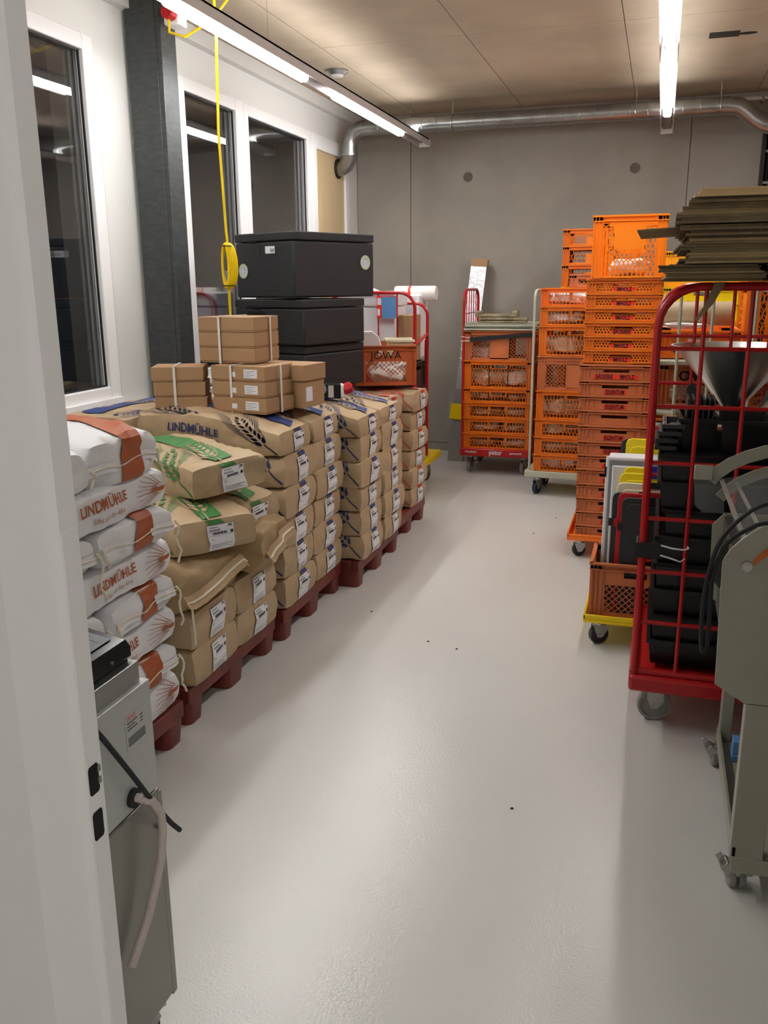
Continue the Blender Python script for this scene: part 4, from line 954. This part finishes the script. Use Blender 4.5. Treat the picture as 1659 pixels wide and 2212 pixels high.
rb_ = random.Random(3)
for i in range(8):
    tag(obj('black_tray', bt if i not in (5,) else bt2, loc=(.045 + (.02 if i == 5 else rb_.uniform(-.005, .005)), 3.22, .247 + .1015 * i), rot=(0, 0, 0)), 'black plastic tray, %s counted upward in the big red cage' % o7[i], 'tray', 'black trays in the red cage')
# black tins and bins on the trays
def bin_(loc, rz, L, W, H, m, lab, name='black_bin', group='black bins on the tray stack'):
    return tag(obj(name, tray_mesh(L, W, H).mesh(name, m, False), loc=loc, rot=(0, 0, R(rz))), lab, 'bin', group)
ZT = .247 + .1015 * 8
bin_((.10, 3.27, ZT), 2, .125, .26, .12, 'black_plastic', 'left black bin holding upright black plates')
bin_((.235, 3.26, ZT), -3, .16, .28, .12, 'black_plastic', 'middle black bin leaning against the funnel')
bin_((.405, 3.26, ZT), 0, .16, .3, .11, 'black_plastic', 'right black bin on the tray stack')
for k in range(6):
    tag(obj('black_plate', MB().box(0, .006, 0, .18, 0, .11), 'charcoal_plastic', loc=(.113 + k * .018, 3.31, ZT + .075), rot=(0, R(3), 0), bevel=.001), 'thin upright black plate in the left black bin', 'plate', 'upright plates in the left black bin')
for k, (zz, xx) in enumerate(((0, .0), (.026, .002), (.052, .012), (.078, .022))):
    tag(obj('black_tin', tray_mesh(.06, .2, .024).mesh('black_tin', 'charcoal_plastic', False), loc=(.022 + xx, 3.24, ZT + zz)), 'small black baking tin, %s of four stacked at the post' % ('lowest', 'second', 'third', 'top')[k], 'tin', 'small black baking tins')
t = tag(obj('black_board', MB().prism([(0, 0), (.13, 0), (.13, .02), (.02, .16), (0, .14)], 0, .008, 'xz'), 'charcoal_plastic', loc=(.12, 3.56, ZT + .06), rot=(R(-8), 0, R(5)), bevel=.001), 'black pointed panel standing behind the bins', 'panel')
# funnels
t = thing('steel_funnel', 'large polished steel funnel with wide round rim in the red cage', 'funnel', (.30, 3.76, 1.125))
obj('cone', MB().lathe([(.024, 0), (.03, .03), (.232, .27), (.246, .276), (.248, .282), (.240, .282), (.226, .272), (.026, .034), (.020, 0)], 40), 'funnel_steel', t)
obj('spout', MB().lathe([(.026, -.07), (.03, .03), (.026, .03), (.022, -.07)], 24), 'funnel_steel', t)
t = thing('steel_funnel', 'smaller steel funnel lying tipped at the right in the cage', 'funnel', (.46, 3.62, 1.17), 0, None, (R(20), R(62), 0))
obj('cone', MB().lathe([(.02, -.12), (.05, -.05), (.14, .05), (.146, .055), (.136, .05), (.045, -.05), (.016, -.12)], 32), 'funnel_steel', t)
t = thing('black_strap', 'black strap with two white hooks around the post of the red cage', 'strap', (-.02, 3.14, 0))
obj('webbing', MB().box(-.006, .08, .008, .014, .687, .742).box(-.006, .0, .01, .1, .687, .742), 'dark_rubber', t)
obj('hook', MB().tube([(.08, .01, .737), (.12, .004, .730), (.16, .004, .728), (.175, .012, .732), (.17, .03, .735)], .003, 6).tube([(.08, .01, .70), (.12, .004, .692), (.15, .004, .683), (.165, .02, .69)], .003, 6), 'strap_white', t)
# flattened cardboard boxes on top
def onum(k):
    a = ['first', 'second', 'third', 'fourth', 'fifth', 'sixth', 'seventh', 'eighth', 'ninth', 'tenth', 'eleventh', 'twelfth', 'thirteenth', 'fourteenth', 'fifteenth', 'sixteenth', 'seventeenth', 'eighteenth', 'nineteenth', 'twentieth']
    return a[k] if k < 20 else (['twenty-', 'thirty-'][(k + 1) // 10 - 2] + a[(k + 1) % 10 - 1] if (k + 1) % 10 else 'thirtieth')
rc = random.Random(12); zc = 1.652
lay = [(10, -.005, .0052, 'carton_old'), (14, .06, .0085, 'carton_old'), (12, .02, .0088, 'carton_old')]
gi = 0; grp = 'flattened cardboard boxes on the red cage'
_cm = {}
def sheet(m, L, W, th):
    k = (m, L, W, th)
    if k not in _cm:
        b = MB(); n = 6; vs_ = []
        for i in range(n + 1):
            for (y, z) in ((0, 0), (W, 0), (W, th), (0, th)):
                vs_.append((L * i / n, y, z + (.0 if 0 < i < n else .0)))
        fs = [(0, 1, 2, 3), (n * 4, n * 4 + 3, n * 4 + 2, n * 4 + 1)]
        for i in range(n):
            for k2 in range(4): l = (k2 + 1) % 4; fs.append((i * 4 + k2, (i + 1) * 4 + k2, (i + 1) * 4 + l, i * 4 + l))
        b.add(vs_, fs)
        b.box(.004, L - .004, -.0008, 0, th * .4, th * .6)
        _cm[k] = b.mesh('sheet', m, False)
    return _cm[k]
for li, (n, xoff, th, m) in enumerate(lay):
    for k in range(n):
        L_ = (.30 if li != 1 else .27); mm = 'carton_light' if (li == 2 and k >= n - 3) else ('carton_mid' if rc.random() < .3 else m)
        x = xoff + rc.uniform(-.02, .02) + (.0 + .09 * (k / n) if li == 2 else 0)
        tag(obj('flattened_box', sheet(mm, L_, .78, th - .0008), loc=(x, 3.06 + rc.uniform(-.012, .012), zc), rot=(0, 0, R(rc.uniform(-1.5, 1.5)))), 'flattened cardboard box, %s from the bottom of the left pile on the cage' % onum(gi), 'cardboard', grp)
        tag(obj('flattened_box', sheet(m if li != 1 else 'carton_light', .36, .78, th - .0008), loc=(x + L_ + .025 + rc.uniform(-.004, .004), 3.06 + rc.uniform(-.012, .012), zc), rot=(0, 0, R(rc.uniform(-1.0, 1.0)))), 'flattened cardboard box, %s from the bottom of the right pile on the cage' % onum(gi), 'cardboard', grp + ', right')
        zc += th
        gi += 1
    if li < 2:
        tag(obj('cardboard_flap', MB().prism([(-.13, -.012), (.1, .0), (.42, 0), (.42, .003), (.1, .003), (-.13, -.009)] if li == 1 else [(-.02, 0), (.3, 0), (.3, .003), (-.02, .003)], 0, .6, 'xz'), 'carton_old', loc=(.04, 3.12, zc)), ('large grey cardboard flap sticking out to the left of the pile', 'thin cardboard sheet between the two lower layers')[li == 0], 'cardboard')
        zc += .0035
tag(obj('cardboard_strip', MB().prism([(0, 0), (.035, 0), (.0, -.07), (-.045, -.125), (-.052, -.12), (-.02, -.06)], 0, .003, 'xz'), 'carton_old', loc=(.165, 3.12, 1.65)), 'torn cardboard strip hanging down in front of the red cage', 'cardboard')
# ------------------------------------------------------------------ left red trolley at the back with white foam boxes
t = thing('roll_trolley', 'red roll trolley with a yellow base behind the farthest sacks', 'trolley', (-2.45, 6.5, 0))
obj('base', MB().box(0, .71, 0, .8, .2, .255), 'yellow', t, bevel=.01)
for x, y in ((.08, .1), (.6, .1), (.08, .7), (.6, .7)): caster(t, x, y, .07, .035, .201, 85, 'wheel_dark')
loop_frame(t, 'front_frame', 'red_paint', .0, .68, .02, .255, 1.59, (1.12,), (.39, .54), .12, .013, .006)
loop_frame(t, 'rear_frame', 'red_paint', .08, .655, .5, .255, 1.50, (.6,), (), .1, .012, .006)
obj('tie_bar', MB().bar((.68, .02, 1.20), (.655, .5, 1.26), .025, .01, (0, 0, 1)), 'red_paint', t)
obj('red_strap', MB().prism([(.635, 1.2), (.66, 1.28), (.67, 1.2), (.655, .8), (.63, .8)], .49, .495, 'xz'), 'red_paint', t)
obj('sign_plate', MB().box(.385, .545, .0, .012, 1.40, 1.565), 'red_label', t); obj('blue_card', MB().box(.425, .54, -.006, -.0, 1.40, 1.56), 'blue_paper', t)
obj('sign_text', MB().box(.39, .42, -.002, 0, 1.5, 1.55), 'label_white', t); obj('sign_text', MB().box(.39, .41, -.002, 0, 1.42, 1.47), 'label_white', t)
t = thing('foam_box', 'large white foam box on the red trolley beside the black boxes', 'box', (-2.44, 6.56, 1.10))
obj('body', MB().box(0, .50, 0, .32, 0, .38).box(-.01, .51, -.01, .33, .10, .115), 'white_foam', t, bevel=.012); obj('lid', MB().box(-.01, .51, -.01, .33, .385, .50), 'white_foam', t, bevel=.015)
t = thing('foam_box', 'second white foam box partly behind the first one', 'box', (-2.38, 7.05, 1.05)); obj('body', MB().box(0, .5, 0, .3, 0, .52), 'white_foam', t, bevel=.015)
tag(obj('white_box', MB().prism([(0, 0), (.36, 0), (.16, .08), (0, .1)], 0, .4, 'xz'), 'white_foam', loc=(-2.62, 7.0, 1.575), bevel=.01), 'white sloped lid lying on the foam boxes', 'lid')
t = thing('white_roll', 'white paper roll sticking out over the back red trolley', 'roll', (-2.12, 7.2, 1.575))
obj('paper', MB().lathe([(.02, 0), (.06, 0), (.062, .01), (.062, .335), (.055, .35), (.02, .345)], 24, Matrix.Rotation(PI / 2, 4, 'Y')), 'white_roll', t)
obj('ribbon', MB().lathe([(.0635, .12), (.0635, .14)], 24, Matrix.Rotation(PI / 2, 4, 'Y')).bar((.13, -.06, .02), (.17, -.064, -.09), .02, .004), 'red_label', t)
for i in range(4):
    crate((-2.40, 6.56, .26 + i * .2), 0, .6, .4, .195, 'solid', 'solid', 'charcoal_plastic', 'dark brown crate, %s counted upward under the white foam boxes' % nmr[i], 'dark crates under the foam boxes')
t = thing('cardboard_box', 'brown cardboard box standing on the red trolley right of the foam boxes', 'box', (-1.93, 6.62, 1.06)); obj('body', MB().box(0, .1, 0, .3, 0, .36), 'carton', t, bevel=.004)
# crate on the farthest sacks
t = crate((-1.93, 5.60, .985), 24, .41, .5, .268, 'dia1', 'dia1', 'rust_deep', 'rust orange crate with cut-out lettering standing on the farthest sacks', None)
text_part('cut_lettering', 'JOWA', .072, t, (.205, .0045, .198), FACE_NY, 'ink_black', 1.05, .0)
blob((-1.79, 5.86, .99), 24, .34, .36, .17, 'clear_wrap', 1, 'clear cups inside the rust orange crate on the farthest sacks')
tag(obj('red_pack', MB().box(0, .12, 0, .1, 0, .12), 'red_label', loc=(-1.88, 5.68, .995), rot=(0, 0, R(24)), bevel=.006), 'red pack inside the rust orange crate on the sacks', 'pack')
t = thing('white_holder', 'rounded white plastic dispenser on the rust orange crate', 'container', (-1.92, 5.72, 1.15), R(24))
obj('shell', MB().prism([(0, 0), (.13, 0), (.135, .08), (.11, .16), (.07, .19), (0, .19)], 0, .12, 'xz'), 'white_frame', t, bevel=.006)
t = thing('cream_tub', 'cream plastic tub lying in the top of the rust orange crate', 'container', (-1.76, 5.78, 1.15), R(20))
obj('tub', tray_mesh(.17, .22, .13).mesh('tub', 'cream', False), parent=t, rot=(R(0), 0, 0)); obj('rim', MB().box(-.015, .185, -.015, -.008, .118, .136).box(-.015, .185, .228, .235, .118, .136), 'cream', t, bevel=.003)
# ------------------------------------------------------------------ control machine at the left
t = thing('water_cooler_unit', 'stainless cabinet machine with sloped black control panel beside the door jamb', 'machine', (-.95, 1.43, 0))
obj('lower_panel', MB().box(-.42, 0, -.46, 0, .10, .618), 'panel_dark', t, bevel=.003)
obj('side_trim', MB().box(-.43, .001, -.012, .006, .095, .61), 'panel_dark', t, bevel=.002)
obj('upper_panel', MB().box(-.42, -.0, -.46, -.004, .623, .872), 'panel_satin', t, bevel=.003)
obj('top_tier', MB().box(-.40, -.012, -.45, -.02, .872, .918), 'stainless', t, bevel=.002)
obj('shadow_gap', MB().box(-.39, -.03, -.44, -.03, .918, .93), 'black_gloss', t)
cp = MB().prism([(-.024, .926), (-.024, .948), (-.035, .962), (-.36, 1.02), (-.40, 1.02), (-.40, .926)], -.45, -.022, 'xz'); obj('control_housing', cp, 'black_gloss', t, bevel=.004)
sl = math.atan2(.058, .325)
pnl = obj('control_panel', MB().box(-.30, -.02, -.19, .19, 0, .0015), 'panel_print', t, (-.035, -.235, .9635), (0, sl, 0))
text_part('lettering', 'ERME', .055, pnl, (-.10, .10, .003), (0, 0, R(90)), 'erme_red', .9, .01)
obj('panel_line', MB().box(-.285, -.03, -.05, -.047, .0015, .0022).box(-.285, -.03, .165, .167, .0015, .0022).box(-.26, -.18, -.17, -.08, .0015, .0025), 'ink_grey', pnl)
obj('screw', MB().lathe([(.004, 0), (.004, .001)], 10, Matrix.Translation((-.0235, -.09, .94)) @ Matrix.Rotation(PI / 2, 4, 'Y')), 'zinc', t)
pl = MB().box(.0002, .001, -.10, -.03, .755, .83)
for k in range(3): pl.box(.001, .0013, -.095, -.06 - .008 * (k % 2), .812 - k * .007, .814 - k * .007, 1); pl.box(.001, .0013, -.05, -.04, .812 - k * .007, .814 - k * .007, 1)
for k in range(5): pl.box(.001, .0013, -.095, -.035, .78 - k * .004, .782 - k * .004, 1)
obj('type_plate', pl, ['panel_satin', 'ink_black'], t); text_part('lettering', 'ERME', .014, t, (.0016, -.08, .822), FACE_PX, 'erme_red', .9, .0)
obj('grommet', MB().lathe([(.012, 0), (.02, 0), (.02, .008), (.012, .008)], 20, Matrix.Translation((0, -.098, .653)) @ Matrix.Rotation(PI / 2, 4, 'Y')), 'dark_rubber', t)
obj('hinge_pin', MB().box(0, .008, -.02, -.01, .53, .536), 'dark_rubber', t)
hp = [(-.02, -.098, .653), (.012, -.094, .652), (.03, -.075, .635), (.036, -.058, .60), (.036, -.055, .56), (.034, -.065, .50), (.03, -.085, .45), (.026, -.11, .40), (.022, -.14, .36), (.02, -.18, .32)]
obj('braided_hose', MB().tube(hp, .0095, 12), 'hose', t)
for x, y in ((-.05, -.06), (-.37, -.06), (-.05, -.4), (-.37, -.4)): caster(t, x, y, .035, .022, .10, 60, 'wheel_dark')
tag(obj('cable_end', MB().tube([(-.93, 1.10, 1.02), (-.925, 1.222, .850), (-.925, 1.30, .73), (-.922, 1.37, .615), (-.915, 1.41, .55), (-.91, 1.432, .52)], .0055, 10), 'dark_rubber'), 'stiff black cable hanging diagonally across the stainless cabinet', 'cable')
# ------------------------------------------------------------------ grey dough machine at the right
t = thing('dough_machine', 'grey bakery machine on castors at the right edge', 'machine', (0, 2.25, 0))
arcp = [(.197, .978), (.210, 1.003), (.235, 1.031), (.262, 1.055), (.295, 1.075), (.34, 1.094), (.40, 1.11), (.50, 1.12), (.75, 1.12), (.80, 1.05), (.80, .585)]
obj('side_plate', MB().prism([(.203, .632), (.193, .965)] + arcp + [(.281, .585)], 0, .006, 'xz'), 'machine_grey', t, bevel=.0015)
obj('curved_slot', MB().prism([(.262, .972), (.275, .993), (.296, 1.013), (.33, 1.03), (.33, 1.012), (.305, .998), (.282, .978), (.27, .965)], -.002, .0, 'xz'), 'copper', t)
obj('knob', MB().lathe([(0.0001, .01), (.008, .01), (.009, .008), (.0125, .008), (.0135, 0), (.0135, -.002)], 24, Matrix.Translation((.251, -.001, .961)) @ Matrix.Rotation(PI / 2, 4, 'X')), 'stainless', t)
obj('inner_body', MB().box(.24, .8, .02, .66, .62, .93), 'machine_dark', t)
obj('rear_plate', MB().prism([(.214, .66), (.206, .90), (.24, .94), (.80, .95), (.80, .60), (.3, .60)], .62, .626, 'xz'), 'machine_grey', t)
def band(pts, wdt):
    o1, o2 = [], []
    for i, p in enumerate(pts):
        a = pts[max(0, i - 1)]; b_ = pts[min(len(pts) - 1, i + 1)]; dx, dz = b_[0] - a[0], b_[1] - a[1]; l = math.hypot(dx, dz); o1.append((p[0] - dz / l * wdt / 2, p[1] + dx / l * wdt / 2)); o2.append((p[0] + dz / l * wdt / 2, p[1] - dx / l * wdt / 2))
    return o1 + o2[::-1]
bp_ = [(.17, 1.10), (.19, 1.125), (.22, 1.15), (.26, 1.172), (.31, 1.19), (.38, 1.205), (.5, 1.21), (.7, 1.2)]
obj('guard_arc', MB().prism(band(bp_, .036), .35, .356, 'xz'), 'machine_grey', t)
obj('guard_arc', MB().prism(band([(a + .03, z - .05) for a, z in bp_], .03), .35, .356, 'xz'), 'machine_grey', t)
obj('bracket', MB().box(.124, .176, .33, .336, 1.105, 1.148), 'machine_grey', t, bevel=.003)
obj('acrylic_guard', MB().prism([(.125, 1.11), (.176, 1.11), (.205, 1.09), (.215, 1.01), (.155, 1.008), (.133, 1.03)], .338, .342, 'xz'), 'acrylic', t)
obj('acrylic_guard', MB().add([(.20, .34, 1.11), (.40, .34, 1.15), (.44, .04, 1.02), (.24, .04, 1.0)], [(0, 1, 2, 3)]).add([(.20, .344, 1.10), (.40, .344, 1.14), (.44, .044, 1.01), (.24, .044, .99)], [(0, 1, 2, 3)]), 'acrylic', t)
obj('acrylic_rail', MB().bar((.20, .34, 1.105), (.26, .04, .985), .012, .006).bar((.24, .34, 1.10), (.31, .04, .99), .01, .006), 'stainless', t)
obj('switch_box', MB().prism([(.178, .905), (.195, .885), (.205, .94), (.208, 1.0), (.19, 1.0), (.178, .95)], .03, .12, 'xz'), 'machine_dark', t)
obj('leg', MB().box(.283, .366, -.0, .05, .11, .59), 'machine_grey', t, bevel=.002); obj('leg', MB().box(.70, .78, 0, .05, .11, .59), 'machine_grey', t, bevel=.002)
obj('leg', MB().box(.292, .33, .66, .71, .12, .62), 'machine_grey', t, bevel=.002); obj('leg', MB().box(.70, .78, .66, .71, .12, .62), 'machine_grey', t, bevel=.002)
obj('bottom_rail', MB().box(.288, .78, -.002, .05, .085, .132), 'machine_grey', t, bevel=.002)
obj('shelf', MB().box(.292, .78, .0, .71, .10, .125), 'machine_grey', t, bevel=.002)
obj('side_rail', MB().box(.288, .296, .0, .71, .105, .16), 'machine_grey', t)
for x, y in ((.31, .06), (.30, .72), (.74, .06), (.74, .72)):
    h = MB().prism([(-.045, .062), (-.03, .085), (.0, .066), (.04, .062), (.042, .045), (-.03, .04)], -.02, .02, 'xz'); h.bar((-.03, 0, .06), (-.055, -.005, .105), .018, .004)
    h.lathe([(.015, .06), (.015, .1)], 12)
    c = obj('caster', h, 'zinc', t, (x, y, 0), (0, 0, R(10)), bevel=.003)
    for s_ in (-.012, .016): obj('wheel', MB().lathe([(.004, -.009), (.026, -.009), (.03, -.006), (.03, .006), (.026, .009), (.004, .009)], 20, Matrix.Translation((s_, 0, .03)) @ Matrix.Rotation(PI / 2, 4, 'Y')), 'wheel_grey', c)
cab = [(.60, 1.2), (.40, 1.18), (.272, 1.148), (.216, 1.108), (.175, 1.047), (.157, .97), (.150, .892), (.152, .80), (.157, .765), (.163, .765), (.168, .80), (.166, .893), (.167, .965), (.191, 1.043), (.238, 1.085), (.276, 1.101), (.40, 1.12), (.60, 1.13)]
def smooth(pts, n=4):
    out = []
    for i in range(len(pts) - 1):
        p0, p1, p2, p3 = [Vector(pts[max(0, min(len(pts) - 1, j))]) for j in (i - 1, i, i + 1, i + 2)]
        for k in range(n):
            u = k / n; out.append(.5 * ((2 * p1) + (-p0 + p2) * u + (2 * p0 - 5 * p1 + 4 * p2 - p3) * u * u + (-p0 + 3 * p1 - 3 * p2 + p3) * u ** 3))
    out.append(Vector(pts[-1])); return out
obj('power_cable', MB().tube(smooth([(a, -.10, z) for a, z in cab]), .0055, 8), 'dark_rubber', t)
tag(obj('blue_cloth', MB().box(0, .06, 0, .05, 0, .07).box(-.003, .063, -.003, .053, .018, .021), 'blue_paper', loc=(.325, 2.78, .127), bevel=.006), 'light blue container on the lower shelf of the grey machine', 'container')
# specks on the floor
for k, (x, y) in enumerate(((-1.33, 4.05), (-.95, 3.75), (-.80, 3.70), (-.62, 6.2), (-.72, 5.75), (-.35, 2.5), (-.12, 1.63))):
    tag(obj('crumb', MB().lathe([(.0001, 0), (.006, .001), (.004, .004), (.0001, .005)], 7), 'ink_black', loc=(x, y, 0), rot=(0, 0, k)), 'tiny dark crumb on the pale floor', 'crumb', 'crumbs on the floor')
